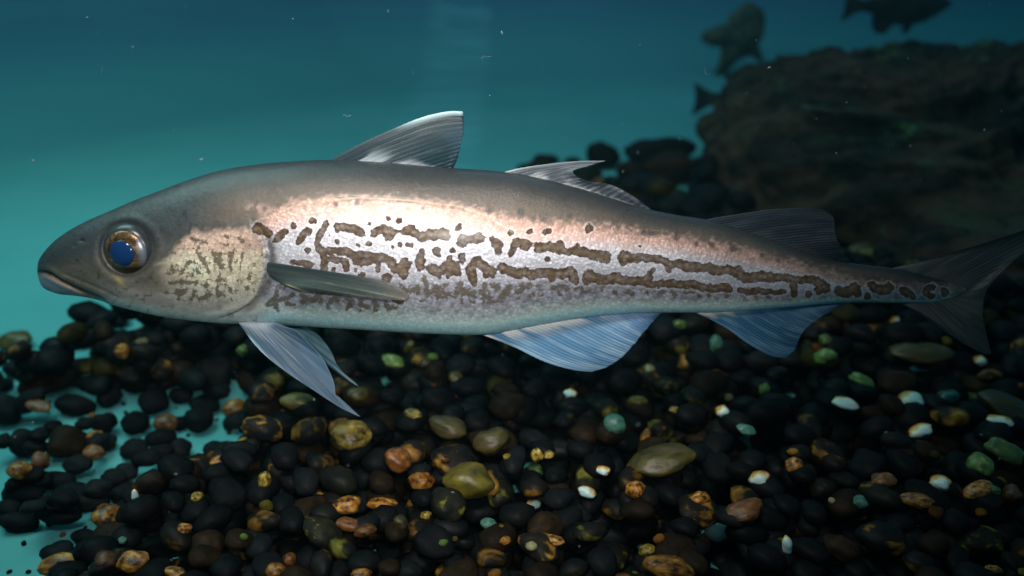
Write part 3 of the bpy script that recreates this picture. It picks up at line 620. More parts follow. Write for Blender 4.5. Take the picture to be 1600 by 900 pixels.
# pectoral fins: folded back along each flank
def c_pect(s, t, r, k, px, py):
    c = lerp((0.040, 0.060, 0.057), (0.056, 0.076, 0.070), sstep(0.3, 0.75, k)) * (0.92 + 0.12 * r)[..., None]
    c = lerp(c, (0.13, 0.115, 0.085), sstep(0.72, 1.0, t) * 0.8)
    c = lerp(c, (0.40, 0.38, 0.18), sstep(0.90, 0.99, s) * sstep(0.3, 0.5, t) * 0.8)
    c = lerp(c, (0.030, 0.050, 0.058), sstep(0.14, 0.02, s) * 0.7)
    return c, np.clip(0.84 - 0.35 * sstep(0.5, 1.0, t) + 0.05 * r, 0, 1)
PB = surf(420, 424)
o1 = fin('pectoral_fin', [(419,409),(417,418),(420,428),(428,437)], [(600,437),(625,449),(640,463),(628,469),(585,465),(530,459),(470,455)], rays=14, colf=c_pect,
    off=lambda s, t: PB[1] - 0.003 - 0.010 * np.sin(1.6 * t) + 0.004 * s, th=0.0014, ns=120, ragged=2, rip=0.00015)
def mirror_copy(o):
    me = o.data.copy(); co = np.empty(len(me.vertices) * 3, np.float32); me.vertices.foreach_get('co', co); co = co.reshape(-1, 3); co[:, 1] *= -1
    me.vertices.foreach_set('co', co.ravel()); me.flip_normals(); me.update()
    c = bpy.data.objects.new(o.name.split('.')[0], me); COL.objects.link(c); c.parent = o.parent; return c
mirror_copy(o1)
def c_pelv(s, t, r, k, px, py):
    c = lerp((0.095, 0.155, 0.22), (0.19, 0.25, 0.30), sstep(0.3, 0.75, k)) * (0.9 + 0.15 * r)[..., None]
    c = lerp(c, (0.55, 0.60, 0.62), sstep(0.15, 0.0, t) * 0.5)
    c = lerp(c, (0.50, 0.78, 0.86), sstep(0.86, 0.98, s) * sstep(0.45, 0.7, t))
    c = lerp(c, (0.10, 0.22, 0.34), sstep(0.35, 0.75, t) * sstep(0.5, 0.1, s) * 0.7)
    return c, np.clip(0.90 + 0.1 * r, 0, 1)
fin('pelvic_fin', [(427,503),(408,502),(390,502),(372,503)], [(462,516),(488,541),(508,565),(522,598),(526,622),(545,641),(562,650),(532,637),(495,613),(455,587),(420,560),(395,535)], rays=12, colf=c_pelv, ns=160, ragged=6,
    off=lambda s, t: -0.013 - 0.018 * t, th=0.0016)
def c_pelv2(s, t, r, k, px, py):
    c = lerp((0.07, 0.17, 0.21), (0.15, 0.27, 0.31), sstep(0.3, 0.75, k)) * (0.8 + 0.3 * r)[..., None]
    return lerp(c, (0.36, 0.60, 0.66), sstep(0.80, 0.97, s) * sstep(0.3, 0.6, t)), np.clip(0.9 + 0.1 * r, 0, 1)
fin('pelvic_fin', [(462,505),(448,504),(434,503),(420,503)], [(478,510),(502,527),(520,552),(527,570),(542,588),(560,603),(535,588),(505,565),(480,550),(450,530)], rays=10, colf=c_pelv2, ns=140, ragged=5,
    off=lambda s, t: 0.013 + 0.012 * t, th=0.0016)

# ---- eyes: ball, golden iris ring, blue pupil
def eye_mats():
    m, nt, b = mat('eye_ball'); o = objco(nt)
    n = noise_node(nt, o, 120, 4)
    nt.links.new(mixc(nt, n.outputs[0], (0.012, 0.014, 0.018), (0.05, 0.055, 0.06)), b.inputs['Base Color']); b.inputs['Roughness'].default_value = 0.30
    g, nt, b = mat('eye_iris'); o = objco(nt)
    n = noise_node(nt, o, 170, 5, 0.65, 0.6); n2 = noise_node(nt, o, 60, 3)
    c = ramp(nt, n.outputs[0], [(0.30, (0.02, 0.012, 0.008)), (0.46, (0.10, 0.050, 0.020)), (0.58, (0.26, 0.155, 0.065)), (0.72, (0.60, 0.46, 0.30))])
    sx = N(nt, 'ShaderNodeSeparateXYZ'); nt.links.new(o, sx.inputs[0])
    lo = maprange(nt, math_node(nt, 'MULTIPLY_ADD', n2.outputs[0], 0.012, sx.outputs[2]), -0.004, -0.0085)
    lo = maprange(nt, sx.outputs[2], -0.0062, -0.0100)
    c = mixc(nt, lo, c, (0.035, 0.020, 0.012))
    rt = maprange(nt, sx.outputs[0], 0.0075, 0.0115); c = mixc(nt, rt, c, (0.22, 0.25, 0.29))
    nt.links.new(c, b.inputs['Base Color']); b.inputs['Metallic'].default_value = 0.5; b.inputs['Roughness'].default_value = 0.3
    p, nt, b = mat('eye_pupil'); o = objco(nt)
    n = noise_node(nt, o, 90, 3); nt.links.new(mixc(nt, n.outputs[0], (0.004, 0.020, 0.075), (0.009, 0.042, 0.145)), b.inputs['Base Color'])
    b.inputs['Roughness'].default_value = 0.12; b.inputs['Specular IOR Level'].default_value = 0.3
    return m, g, p
ME, MI, MP = eye_mats()
def dome(r, hgt, sx=1.0, inner=0.0, nr=14, na=64):
    """shallow dome facing -Y, or a ring of one when inner > 0, closed at the back"""
    V, F = [], []
    rr = np.linspace(inner, 1, nr)
    for q in rr:
        for a in np.linspace(0, 2 * math.pi, na, endpoint=False):
            V.append((r * q * math.cos(a) * sx, -hgt * math.sqrt(max(0, 1 - q * q)), r * q * math.sin(a)))
    n = len(V)
    for q in (1.0, inner):
        for a in np.linspace(0, 2 * math.pi, na, endpoint=False): V.append((r * q * math.cos(a) * sx, 0.0025, r * q * math.sin(a)))
    for i in range(nr - 1):
        for j in range(na): F.append((i*na + j, i*na + (j+1) % na, (i+1)*na + (j+1) % na, (i+1)*na + j))
    o0, o1 = (nr-1)*na, n
    for j in range(na):
        k = (j+1) % na
        F.append((o0 + j, o0 + k, o1 + k, o1 + j)); F.append((o1 + j, o1 + k, o1 + na + k, o1 + na + j))
        if inner: F.append((o1 + na + j, o1 + na + k, k, j))
    return np.array(V), F
EC = surf(197, 390)
for side in (-1, 1):
    e = mesh_obj('eye', *dome(38.5 * S, 0.0068, 1.0), ME, fish)
    e.location = (EC[0], side * (abs(EC[1]) - 0.0030), EC[2])
    if side > 0: e.rotation_euler = (0, 0, math.pi + math.radians(-11))
    else: e.rotation_euler = (math.radians(4), 0, math.radians(-7))
    ir = mesh_obj('iris', *dome(33 * S, 0.0052, 1.0, 0.46), MI, e); ir.location = (0.0003, -0.0026, -0.0006)
    pu = mesh_obj('pupil', *dome(21.3 * S, 0.0044, 1.0), MP, e); pu.location = (-0.0001, -0.0050, -0.0010)

# ------------------------------------------------------------------ boulder
def rock_mat():
    m, nt, b = mat('boulder_rock'); o = objco(nt)
    mp = N(nt, 'ShaderNodeMapping'); mp.inputs['Rotation'].default_value = (0, 0.55, 0); mp.inputs['Scale'].default_value = (0.5, 1, 1.6); nt.links.new(o, mp.inputs[0])
    n = noise_node(nt, mp.outputs[0], 9, 8, 0.68, 0.5); n2 = noise_node(nt, o, 4, 4, 0.6); n3 = noise_node(nt, mp.outputs[0], 34, 8, 0.75, 0.4)
    c = ramp(nt, n.outputs[0], [(0.34, (0.008, 0.009, 0.007)), (0.45, (0.040, 0.030, 0.020)), (0.55, (0.115, 0.062, 0.036)), (0.70, (0.085, 0.105, 0.060))])
    c = mixc(nt, maprange(nt, n2.outputs[0], 0.42, 0.62), c, (0.022, 0.036, 0.026))
    g = math_node(nt, 'MULTIPLY', maprange(nt, n3.outputs[0], 0.54, 0.66), maprange(nt, n2.outputs[0], 0.40, 0.56))
    c = mixc(nt, g, c, (0.13, 0.26, 0.10)); c = mixc(nt, maprange(nt, n3.outputs[0], 0.34, 0.50), (0.005, 0.006, 0.005), c)
    nt.links.new(c, b.inputs['Base Color']); b.inputs['Roughness'].default_value = 0.8; b.inputs['Specular IOR Level'].default_value = 0.2
    bump(nt, n3.outputs[0], 0.9, 0.02, b); return m
M_ROCK = rock_mat()
def icosphere(sub):
    bm = bmesh.new(); bmesh.ops.create_icosphere(bm, subdivisions=sub, radius=1.0)
    V = np.array([v.co for v in bm.verts]); F = np.array([[v.index for v in f.verts] for f in bm.faces]); bm.free(); return V, F
def build_boulder():
    V, F = icosphere(7)
    dep = 1.42
    # outline of the visible face, photo pixels, used as the real size of the stone at its own distance
    c = at_d(1440, 300, dep)
    out = np.zeros_like(V)
    ang = np.degrees(np.arctan2(V[:, 2], V[:, 0])) % 360
    tab = [(0, 430), (20, 400), (38, 330), (50, 285), (62, 250), (75, 226), (90, 214), (104, 212), (118, 232), (128, 262), (138, 292), (146, 330), (155, 355), (165, 358), (180, 352), (200, 340), (225, 300), (250, 270), (270, 265), (300, 290), (330, 360), (360, 430)]
    rad = np.interp(ang, [a for a, _ in tab], [r for _, r in tab]) * dep / FPX
    hor = np.hypot(V[:, 0], V[:, 2])
    for i, p in enumerate(V):
        q = Vector((p[0] * 1.1 + 4, p[1] * 1.1, p[2] * 1.1))
        n = mnoise.fractal(q * 1.6, 0.9, 2.1, 5)
        st = Vector((p[0] * 0.9 + p[2] * 0.75, p[1] * 1.2, (p[2] - p[0] * 0.55) * 4.2))
        n2 = mnoise.ridged_multi_fractal(st * 1.15, 0.9, 2.1, 5, 1.0, 2.0) - 1.0
        n3 = mnoise.fractal(q * 9.0, 0.8, 2.2, 4)
        fr = 1.0 - 0.6 * hor[i] ** 6          # keep the traced edge, rough on the face
        k = 0.965 + (0.05 * n + 0.12 * n2 * fr + 0.045 * n3)
        out[i] = (p[0] / max(hor[i], 1e-5) * rad[i] * hor[i] * k, p[1] * 0.30 * k, p[2] / max(hor[i], 1e-5) * rad[i] * hor[i] * k)
    # the face runs out forwards to a foot in front of the crest
    out[:, 1] -= 0.46 * sstep(0.75, -0.45, V[:, 2]) * sstep(0.7, -0.6, V[:, 1]) * (1 - 0.55 * sstep(0.1, -0.9, V[:, 0]))
    w = c + out[:, 0:1] * RT + out[:, 1:2] * np.array([0, 1, 0.0]) + out[:, 2:3] * np.array([0, 0.12, 0.99])
    w[:, 2] = np.maximum(w[:, 2], 0.001)
    base = np.array([c[0], c[1], 0.0])
    o = mesh_obj('boulder', w - base, F, M_ROCK); o.location = base
    tag(o, 'large dark craggy boulder with patches of green algae at right', 'rock'); return c
BC = build_boulder()

# ------------------------------------------------------------------ pebbles
def pebble_mesh(seed, rough=0.21, sub=3):
    V, F = icosphere(sub); out = []
    for p in V:
        q = Vector(p) * 0.9 + Vector((seed * 3.7, seed * 1.3, -seed * 2.1))
        k = 1 + rough * 1.7 * mnoise.noise(q) + rough * 0.5 * mnoise.noise(q * 2.6)
        out.append(tuple(np.array(p) * k))
    return np.array(out), F
PROTO = [pebble_mesh(s) for s in range(8)]
CRAG = [pebble_mesh(s + 20, 0.24) for s in range(4)]
MESHES = {}
def proto_mesh(kind, i, m):
    k = (kind, i, m.name)
    if k not in MESHES:
        V, F = (PROTO if kind == 'p' else CRAG)[i]
        me = bpy.data.meshes.new('pebble'); me.from_pydata([tuple(v) for v in V], [], F.tolist())
        me.polygons.foreach_set('use_smooth', [True] * len(me.polygons)); me.materials.append(m); MESHES[k] = me
    return MESHES[k]
PX, PY_, PZ, PR, PC = [], [], [], [], []
ARR = [None]
def rest(x, y, r, c, nest=0.80):
    z = c * r
    if PX:
        a = ARR[0]
        d2 = (a[0] - x) ** 2 + (a[1] - y) ** 2; R = (a[3] + r) * 0.92; k = d2 < R * R
        if k.any():
            z = max(z, float(np.max(a[2][k] + nest * 0.5 * (a[4][k] + c) * np.sqrt(R[k] ** 2 - d2[k]))))
    return z
def put(x, y, z, r, c):
    PX.append(x); PY_.append(y); PZ.append(z); PR.append(r); PC.append(c)
    n = np.array([[x], [y], [z], [r], [c]]); ARR[0] = n if ARR[0] is None else np.hstack([ARR[0], n])
def inpoly(x, y, poly):
    c = False; j = len(poly) - 1
    for i in range(len(poly)):
        if (poly[i][1] > y) != (poly[j][1] > y) and x < (poly[j][0]-poly[i][0]) * (y-poly[i][1]) / (poly[j][1]-poly[i][1]) + poly[i][0]: c = not c
        j = i
    return c
# area of the gravel (photo pixels on the floor), and the bare patch inside it
GRAVEL = [(-260, 615), (0, 606), (60, 600), (120, 590), (158, 556), (330, 516), (520, 470), (700, 370), (840, 325), (960, 335), (1075, 345), (1110, 270), (1750, 270), (1900, 600), (1900, 1150), (-260, 1150)]
FOOT = [(1108, 350), (1200, 400), (1300, 445), (1400, 478), (1600, 498), (1950, 510), (1950, 150), (1108, 150)]   # floor under the boulder
BARE = [(-300, 596), (30, 600), (120, 603), (290, 606), (400, 596), (410, 650), (400, 690), (340, 722), (262, 728), (232, 760), (200, 800), (140, 850), (70, 925), (-300, 960)]
LONE = [  # dark pebbles on and beside the bare patch: px, py, half length, half height, turn (deg)
 (118,530,24,15,0),(176,498,26,14,0),(70,598,46,20,8),(10,642,22,27,0),(52,646,30,17,28),(114,634,33,16,-14),(168,622,20,16,0),(238,627,23,20,0),(283,618,19,13,0),
 (318,632,24,15,0),(283,660,14,11,0),(312,655,24,19,0),(365,659,21,15,15),(163,662,18,22,0),(210,660,21,18,0),(34,694,21,25,20),(84,668,15,13,0),(104,692,31,26,-20),(161,692,20,15,0),
 (207,703,23,17,0),(252,686,23,16,0),(280,702,18,18,0),(250,708,20,14,0),(334,703,18,14,0),(10,712,14,12,0),(88,751,28,16,0),(38,772,33,20,5),(112,776,28,22,0),(64,748,16,12,0),(20,757,14,11,0),(30,816,29,15,-12),
 (96,812,38,17,0),(75,790,28,15,0),(92,866,31,19,5),(148,800,24,16,0),(190,770,28,17,0),(195,738,20,14,0),(230,735,24,15,0),(175,748,22,15,0),(150,765,24,15,0),(130,838,18,11,0),(140,872,30,18,-20),(170,850,22,13,0),(120,893,24,15,0),(200,815,26,16,0),
 (300,728,26,18,0),(355,712,24,16,0),(393,688,20,14,0),(395,640,16,13,0),(340,612,20,13,0),(215,600,22,14,0),(25,575,26,15,0),(8,600,14,10,0),(60,715,20,13,0),(120,725,24,15,10),(45,740,22,13,0),(10,790,20,14,0),(60,835,20,11,0),(100,780,24,16,0),(165,780,24,16,0),(225,770,22,14,0),(250,745,20,13,0),(205,790,22,15,0),(155,705,18,13,0),(60,680,16,12,0),(130,662,16,11,0),(285,735,22,14,0),(220,810,22,14,0),(180,835,24,15,0)]
LONE_NAME = {0: 'lone black pebble at the left rear edge of the gravel', 1: 'black pebble topping the rear pile below the fish head', 2: 'long dark brown black stone lying behind the bare floor strip',
 10: 'small black pebble on bare floor touching a larger one', 12: 'oval black pebble alone on bare floor below the pelvic fin', 13: 'upright oval black pebble on the bare floor left of a round one', 14: 'round black pebble in the middle of the bare floor strip',
 3: 'black pebble cut by the left picture edge at the bare strip', 4: 'slanting flat black pebble on the bare floor at left', 5: 'flat black pebble lying along the rear of the bare floor strip', 17: 'broad brown black pebble on bare floor beside the orange speckled stones',
 30: 'flat black pebble beside the large bare patch at lower left', 31: 'long black pebble above the large bare patch at lower left', 33: 'black pebble on bare floor above the smooth orange stone', 7: 'round black pebble behind the two pebbles of the bare strip', 26: 'large round black pebble at the far left below the white speckled stone'}
DARK_LABEL = 'smooth dark pebble lying among many alike in the gravel bed'
EDGE_LABEL = 'smooth black pebble at the edge of the bare teal floor on the left'
PEBS = []     # (x, y, z, a, b, c, rot, material, kind, label, group, category)
def place_px(px, py, ax, ay, sink=0.0, c=None, lift=True):
    """rest a pebble of the given picture size on whatever lies below its pixel"""
    z = 0.02
    for _ in range(6):
        p = at_z(px, py, z); dist = (p - CAM) @ FWD
        a = ax * dist / FPX
        h = ay * dist / FPX
        el = math.asin((CAM[2] - z) / np.linalg.norm(p - CAM))
        cz = h * 0.86; b = max(0.6 * a, min(1.2 * h, a))
        r = (a + b) / 2; cc = cz / r
        z = rest(p[0], p[1], r, cc) - sink * cz
        z = max(z, cz * 0.95)
    return p[0], p[1], z, a, b, cz
for i, (px, py, ax, ay, rot) in enumerate(LONE):
    x, y, z, a, b, c = place_px(px, py, ax, ay)
    r = (a + b) / 2; put(x, y, z, r, c / r)
    m = M_BROWN if i in (2, 17) else (M_BLACK if i % 3 else M_SLATE)
    PEBS.append((x, y, z, a, b, c, (0, math.radians(-rot), math.radians(random.uniform(-15, 15))), m, 'p', LONE_NAME.get(i, EDGE_LABEL), 'black pebbles beside the bare floor', 'pebble'))
# big cobbles at the back, left of the boulder
COBBLES = [
 (941,236,30,23,M_BLACK,'round black cobble on the floor behind the second dorsal fin'),
 (853,248,20,12,M_BLACK,'small black cobble left of the round one above the fish back'),
 (893,252,14,9,M_BLACK,'tiny black stone between two black cobbles above the fish back'),
 (905,270,34,17,M_BROWN,'brown stone seen through the notch of the second dorsal fin'),
 (1030,232,60,27,M_BLACK,'broad dark stone against the left end of the boulder'),
 (1052,256,46,28,M_BROWN,'rusty brown stone in front of the broad dark stone'),
 (990,255,30,24,M_BROWN,'dark brown stone right of the round black cobble'),
 (1008,292,46,26,M_SLATE,'dark grey stone just above the back of the fish'),
 (1050,322,36,18,M_BLACK,'black stone right of the second dorsal fin end'),
 (1085,345,50,20,M_BROWN,'low brown stone at the foot of the boulder'),
 (820,262,16,8,M_BLACK,'black stone barely showing at the start of the second dorsal fin'),
]
for px, py, ax, ay, m, lab in COBBLES:
    x, y, z, a, b, c = place_px(px, py + ay * 0.2, ax, ay)
    r = (a + b) / 2; put(x, y, z, r, c / r)
    PEBS.append((x, y, z, a, b, c, (0, 0, random.uniform(-0.3, 0.3)), m, 'p', lab, 'cobbles at the rear', 'stone'))
# the bed of dark pebbles: darts thrown over the gravel area, each resting on the ones below
bed = []
def try_bed(n, rlo, rhi, second):
    for _ in range(n):
        px, py = random.uniform(-250, 1850), random.uniform(200, 1100)
        p = at_z(px, py, 0.02)
        # thin out with distance so that the density is even on the floor
        if random.random() > (0.30 + 1.0 * ((p[1]) / 1.9) ** 2.2) and True: continue
        q = project((p[0], p[1], 0.0))
        if not inpoly(q[0], q[1], GRAVEL) or inpoly(px, py, BARE): continue
        g = 0.44 + 0.85 * min(1.5, p[1])
        r = random.uniform(rlo, rhi) * g; c = random.uniform(0.52, 0.72)
        x, y = p[0], p[1]
        z = rest(x, y, r, c)
        if not second and z > c * r * 1.15: continue
        if second and (z > 0.062 or z < c * r * 1.2): continue
        if inpoly(q[0], q[1], FOOT): continue
        pj = project((x, y, z))
        if inpoly(pj[0], pj[1], BARE): continue
        put(x, y, z, r, c); bed.append((x, y, z, r, c))
try_bed(26000, 0.0125, 0.019, False)
try_bed(14000, 0.010, 0.0165, True)
# the coloured pebbles
COLOURED = [
 (20,532,28,15,M_OLIVE,'yellow green stone at the left picture edge behind the gravel'),
 (46,583,20,7,M_RUST,'dull amber pebble in the dark pile near the left edge'),
 (126,594,14,9,M_AMBER,'small amber pebble beside the long dark stone'),
 (245,588,18,14,M_RUST,'amber brown pebble in the black pile below the fish cheek'),
 (205,620,11,13,M_ORANGE,'bright orange pebble at the rear of the bare strip'),
 (222,553,15,8,M_DULL,'dull olive pebble high in the black pile below the cheek'),
 (28,735,18,14,M_ORANGE,'orange and white speckled stone near the left edge'),
 (62,720,14,17,M_RUST,'upright rusty pebble right of the speckled stone'),
 (148,725,18,12,M_RUST,'reddish orange pebble below the round black pebbles'),
 (340,725,12,12,M_AMBER,'amber pebble below the right end of the bare strip'),
 (365,633,18,12,M_AMBER,'amber pebble at the rear right of the bare strip'),
 (165,805,22,18,M_AMBER,'jagged amber stone above the lower left bare patch'),
 (308,778,9,10,M_YELLOW,'small pale yellow pebble shaped like a crescent'),
 (288,825,11,9,M_ORANGE,'small orange stone below the pale crescent pebble'),
 (90,884,31,15,M_ORANGE,'smooth bright orange stone at the bottom left'),
 (205,880,27,16,M_AMBER,'golden stone at the bottom edge under a white sliver'),
 (228,850,5,12,M_WHITE,'thin white sliver standing among golden stones'),
 (165,875,18,13,M_RUST,'red brown pebble between the two bottom left bright stones'),
 (270,893,20,9,M_AMBER,'flat amber pebble cut by the bottom edge'),
 (190,845,8,6,M_TEALST,'pale green chip below the jagged amber stone'),
 (379,545,9,10,M_GREEN,'small green white pebble in front of the near pelvic fin'),
 (613,571,18,10,M_GREEN,'pale yellow green pebble below the middle of the belly'),
 (663,568,9,8,M_DULL,'small dull green pebble right of the pale one under the belly'),
 (711,590,12,11,M_OLIVE,'yellow green pebble under the front of the first anal fin'),
 (465,627,26,12,M_OLIVE,'flat olive stone behind the near pelvic fin'),
 (560,625,18,14,M_OLIVE,'dim amber olive stone right of the pelvic fin tips'),
 (645,648,15,8,M_YELLOW,'small yellow pebble right of the pelvic fin tip'),
 (548,685,32,24,M_YELLOW,'big yellow amber stone below the pelvic fin tip'),
 (622,718,24,17,M_RUST,'orange grey stone right of the big yellow one'),
 (656,752,20,17,M_ORANGE,'round orange stone in the middle of the gravel'),
 (663,774,9,7,M_YELLOW,'tiny yellow pebble under the round orange stone'),
 (543,790,22,14,M_ORANGE,'glowing orange stone left of the long orange one'),
 (595,780,24,10,M_ORANGE,'long orange yellow stone below the orange grey one'),
 (545,820,20,9,M_RUST,'dark orange pebble directly below the glowing orange stone'),
 (570,834,18,11,M_RUST,'dark orange pebble lowest of the orange cluster'),
 (412,750,10,18,M_YELLOW,'upright yellow white pebble left of the orange cluster'),
 (445,835,12,13,M_RUST,'brown orange pebble below the upright yellow one'),
 (432,890,16,12,M_ORANGE,'orange pebble at the bottom edge left of the middle'),
 (737,752,40,27,M_OLIVE,'big olive brown stone right of the round orange one'),
 (763,793,13,9,M_TEALST,'pale teal pebble under the big olive brown stone'),
 (788,846,9,8,M_ORANGE,'small orange pebble alone at lower middle'),
 (565,893,16,8,M_ORANGE,'orange pebble at the bottom edge below the orange cluster'),
 (768,690,28,24,M_DULL,'dim olive green stone above the big olive brown one'),
 (700,662,35,18,M_DULL,'dim broad olive stone right of the small yellow pebble'),
 (640,532,9,14,M_OLIVE,'green yellow pebble standing close under the belly'),
 (628,846,12,13,M_DULL,'dull brown pebble right of the orange cluster'),
 (891,604,11,8,M_WHITE,'small white capped pebble under the first anal fin'),
 (937,592,19,10,M_GREEN,'pale green pebble just below the first anal fin tip'),
 (995,627,16,9,M_OLIVE,'yellow olive pebble above the amber sliver'),
 (1010,652,9,22,M_AMBER,'upright amber sliver with a pale foot'),
 (960,663,17,17,M_TEALST,'grey green rounded pebble left of the amber sliver'),
 (838,657,15,7,M_GREEN,'small flat green pebble below the first anal fin front'),
 (838,705,10,14,M_YELLOW,'upright yellow pebble left of the big olive lens stone'),
 (836,733,13,8,M_WHITE,'yellow white chip below the upright yellow pebble'),
 (858,705,8,7,M_YELLOW,'tiny yellow pebble right of the upright yellow pebble'),
 (942,733,11,7,M_WHITE,'small white pebble left below the big olive lens stone'),
 (1030,722,53,21,M_OLIVE,'big smooth olive yellow stone shaped like a lens'),
 (993,766,15,14,M_ORANGE,'orange stone with a pale side under the lens stone'),
 (915,782,14,10,M_WHITE,'white tipped orange pebble left below the lens stone'),
 (1015,822,14,10,M_YELLOW,'yellow orange pebble left above the rough amber stone'),
 (975,832,20,14,M_RUST,'rusty speckled stone left of the yellow orange pebble'),
 (1040,886,43,22,M_AMBER,'big rough amber brown stone at the bottom edge'),
 (866,843,17,8,M_ORANGE,'flat orange pebble at lower middle'),
 (1095,763,18,11,M_ORANGE,'peach orange pebble right below the lens stone'),
 (1163,801,34,15,M_RUST,'rusty oval stone behind the white capped one'),
 (1122,824,22,21,M_WHITE,'largest white stone with an orange cap'),
 (1186,748,16,11,M_WHITE,'white pebble above the rusty oval stone'),
 (1128,643,11,12,M_WHITE,'white green pebble between the two anal fins'),
 (1062,506,14,8,M_GREEN,'pale green pebble in the gap between the anal fins'),
 (1118,540,11,17,M_TEALST,'upright green pebble touching the second anal fin front'),
 (1162,692,15,7,M_TEALST,'flat teal green pebble right of the lens stone'),
 (1195,610,9,10,M_GREEN,'small green pebble below the second anal fin tip'),
 (1055,630,10,6,M_YELLOW,'tiny yellow white pebble right of the amber sliver'),
 (1322,630,21,10,M_WHITE,'white pebble right below the second anal fin'),
 (1425,626,19,16,M_WHITE,'greenish white pebble below the tail root'),
 (1440,673,20,11,M_WHITE,'yellow white pebble under the greenish white one'),
 (1288,566,18,13,M_GREEN,'green pebble behind the end of the second anal fin'),
 (1345,594,20,9,M_GREEN,'slanting green pebble right of the second anal fin'),
 (1290,530,11,10,M_GREEN,'small green pebble hugging the second anal fin edge'),
 (1397,518,10,8,M_WHITE,'tiny bright pebble left of the lower tail lobe'),
 (1542,519,10,9,M_WHITE,'tiny bright pebble right of the lower tail lobe'),
 (1470,755,15,12,M_WHITE,'white yellow pebble right of the slanting amber stone'),
 (1530,767,24,13,M_ORANGE,'orange stone with a pale edge near the right side'),
 (1435,782,26,12,M_AMBER,'slanting amber yellow stone at lower right'),
 (1532,726,20,17,M_GREEN,'green stone with an orange tip near the right side'),
 (1545,798,11,7,M_GREEN,'small green chip below the pale edged orange stone'),
 (1582,775,15,15,M_RUST,'rust orange pebble nearest the right edge'),
 (1560,657,20,9,M_WHITE,'white pebble on the olive slab at the right edge'),
 (1570,706,32,13,M_GREEN,'long green stone at the right edge'),
 (1575,636,48,18,M_DULL,'dim olive slab at the right edge below the tail'),
 (1225,885,8,17,M_WHITE,'upright white sliver at the bottom edge'),
 (1380,752,20,12,M_RUST,'peach brown pebble left of the slanting amber stone'),
 (1240,725,14,12,M_AMBER,'amber pebble right of the white one by the rusty oval'),
 (1345,785,12,10,M_TEALST,'teal green pebble left below the peach brown one'),
 (1440,548,50,20,M_DULL,'dim olive slab below the tail fin'),
 (1480,630,16,12,M_TEALST,'dull green pebble right of the greenish white one'),
 (1550,895,14,7,M_ORANGE,'orange pebble at the bottom edge far right'),
 (1352,402,36,17,M_OLIVE,'green yellow stone behind the fish between third dorsal and tail'),
]
for px, py, ax, ay, m, lab in COLOURED:
    if py < 450:                      # leans on the boulder's foot, behind the tail
        p = at_d(px, py, 1.02); d = 1.02; a, b, c = ax * d / FPX, ax * d / FPX * 0.7, ay * d / FPX; x, y, z = p
    else:
        x, y, z, a, b, c = place_px(px, py, ax, ay, sink=0.40)
        r = (a + b) / 2; put(x, y, z, r, c / r)
    crag = 'c' if m in (M_AMBER, M_ORANGE, M_WHITE, M_YELLOW) and ax < 45 else 'p'
    PEBS.append((x, y, z, a, b, c, (random.uniform(-0.3, 0.3), random.uniform(-0.3, 0.3), random.uniform(-0.5, 0.5)), m, crag, lab, 'bright pebbles in the gravel', 'pebble'))
# largest bed pebbles become objects, the rest one mass
vis = []
for k, (x, y, z, r, c) in enumerate(bed):
    q = project((x, y, z)); inside = -10 < q[0] < 1610 and -10 < q[1] < 910
    hid = 60 < q[0] < 1500 and np.interp(q[0], TOPX, TOPY) < q[1] < np.interp(q[0], BOTX, BOTY)
    vis.append((-(r * FPX / q[2]) * (1 if inside and not hid else 0), k))
vis.sort(); room = 296 - len(PEBS)
single = set(k for _, k in vis[:room])
mass = []
i_ = 0
for k, (x, y, z, r, c) in enumerate(bed):
    i_ += 1; e = random.uniform(1.0, 1.3); a, b = r * e, r / e
    m = random.choice([M_BLACK, M_BLACK, M_BLACK, M_BLACK, M_BLACK, M_SLATE, M_SLATE, M_BROWN, M_DULL if y > 0.6 else M_BROWN, M_GLINT, M_GLINT, M_GLINTG])
    rot = (random.uniform(-0.25, 0.25), random.uniform(-0.25, 0.25), random.uniform(0, math.pi))
    if k in single: PEBS.append((x, y, z, a, b, c * r, rot, m, random.choice('ppc') if i_ % 2 else 'p', DARK_LABEL, 'dark pebbles of the gravel bed', 'pebble'))
    else: mass.append((x, y, z, a, b, c * r, rot, m))
from mathutils import Euler
for (x, y, z, a, b, c, rot, m, kind, lab, grp, cat) in PEBS:
    o = bpy.data.objects.new('stone' if cat == 'stone' else 'pebble', proto_mesh(kind, random.randrange(8 if kind == 'p' else 4), m)); COL.objects.link(o)
    o.location = (x, y, z); o.scale = (a, b, c); o.rotation_euler = rot; tag(o, lab, cat, grp)
# fine grit between the pebbles
gritn = 0
for _ in range(60000):
    px, py = random.uniform(-250, 1850), random.uniform(260, 1100); p = at_z(px, py, 0.004)
    if random.random() > 0.10 + 0.9 * (p[1] / 1.6) ** 2 or gritn > 4200: continue
    if not inpoly(px, py, GRAVEL) or inpoly(px, py, BARE) or inpoly(px, py, FOOT): continue
    q = project((p[0], p[1], 0.01))
    if inpoly(q[0], q[1] + 6, BARE): continue
    gritn += 1; r = random.uniform(0.006, 0.011) * (0.6 + 0.6 * p[1])
    mass.append((p[0], p[1], random.uniform(0.002, 0.006), r * 1.2, r, r * 0.7, (0, 0, random.uniform(0, 3)), random.choice([M_BLACK, M_BLACK, M_SLATE, M_BROWN])))
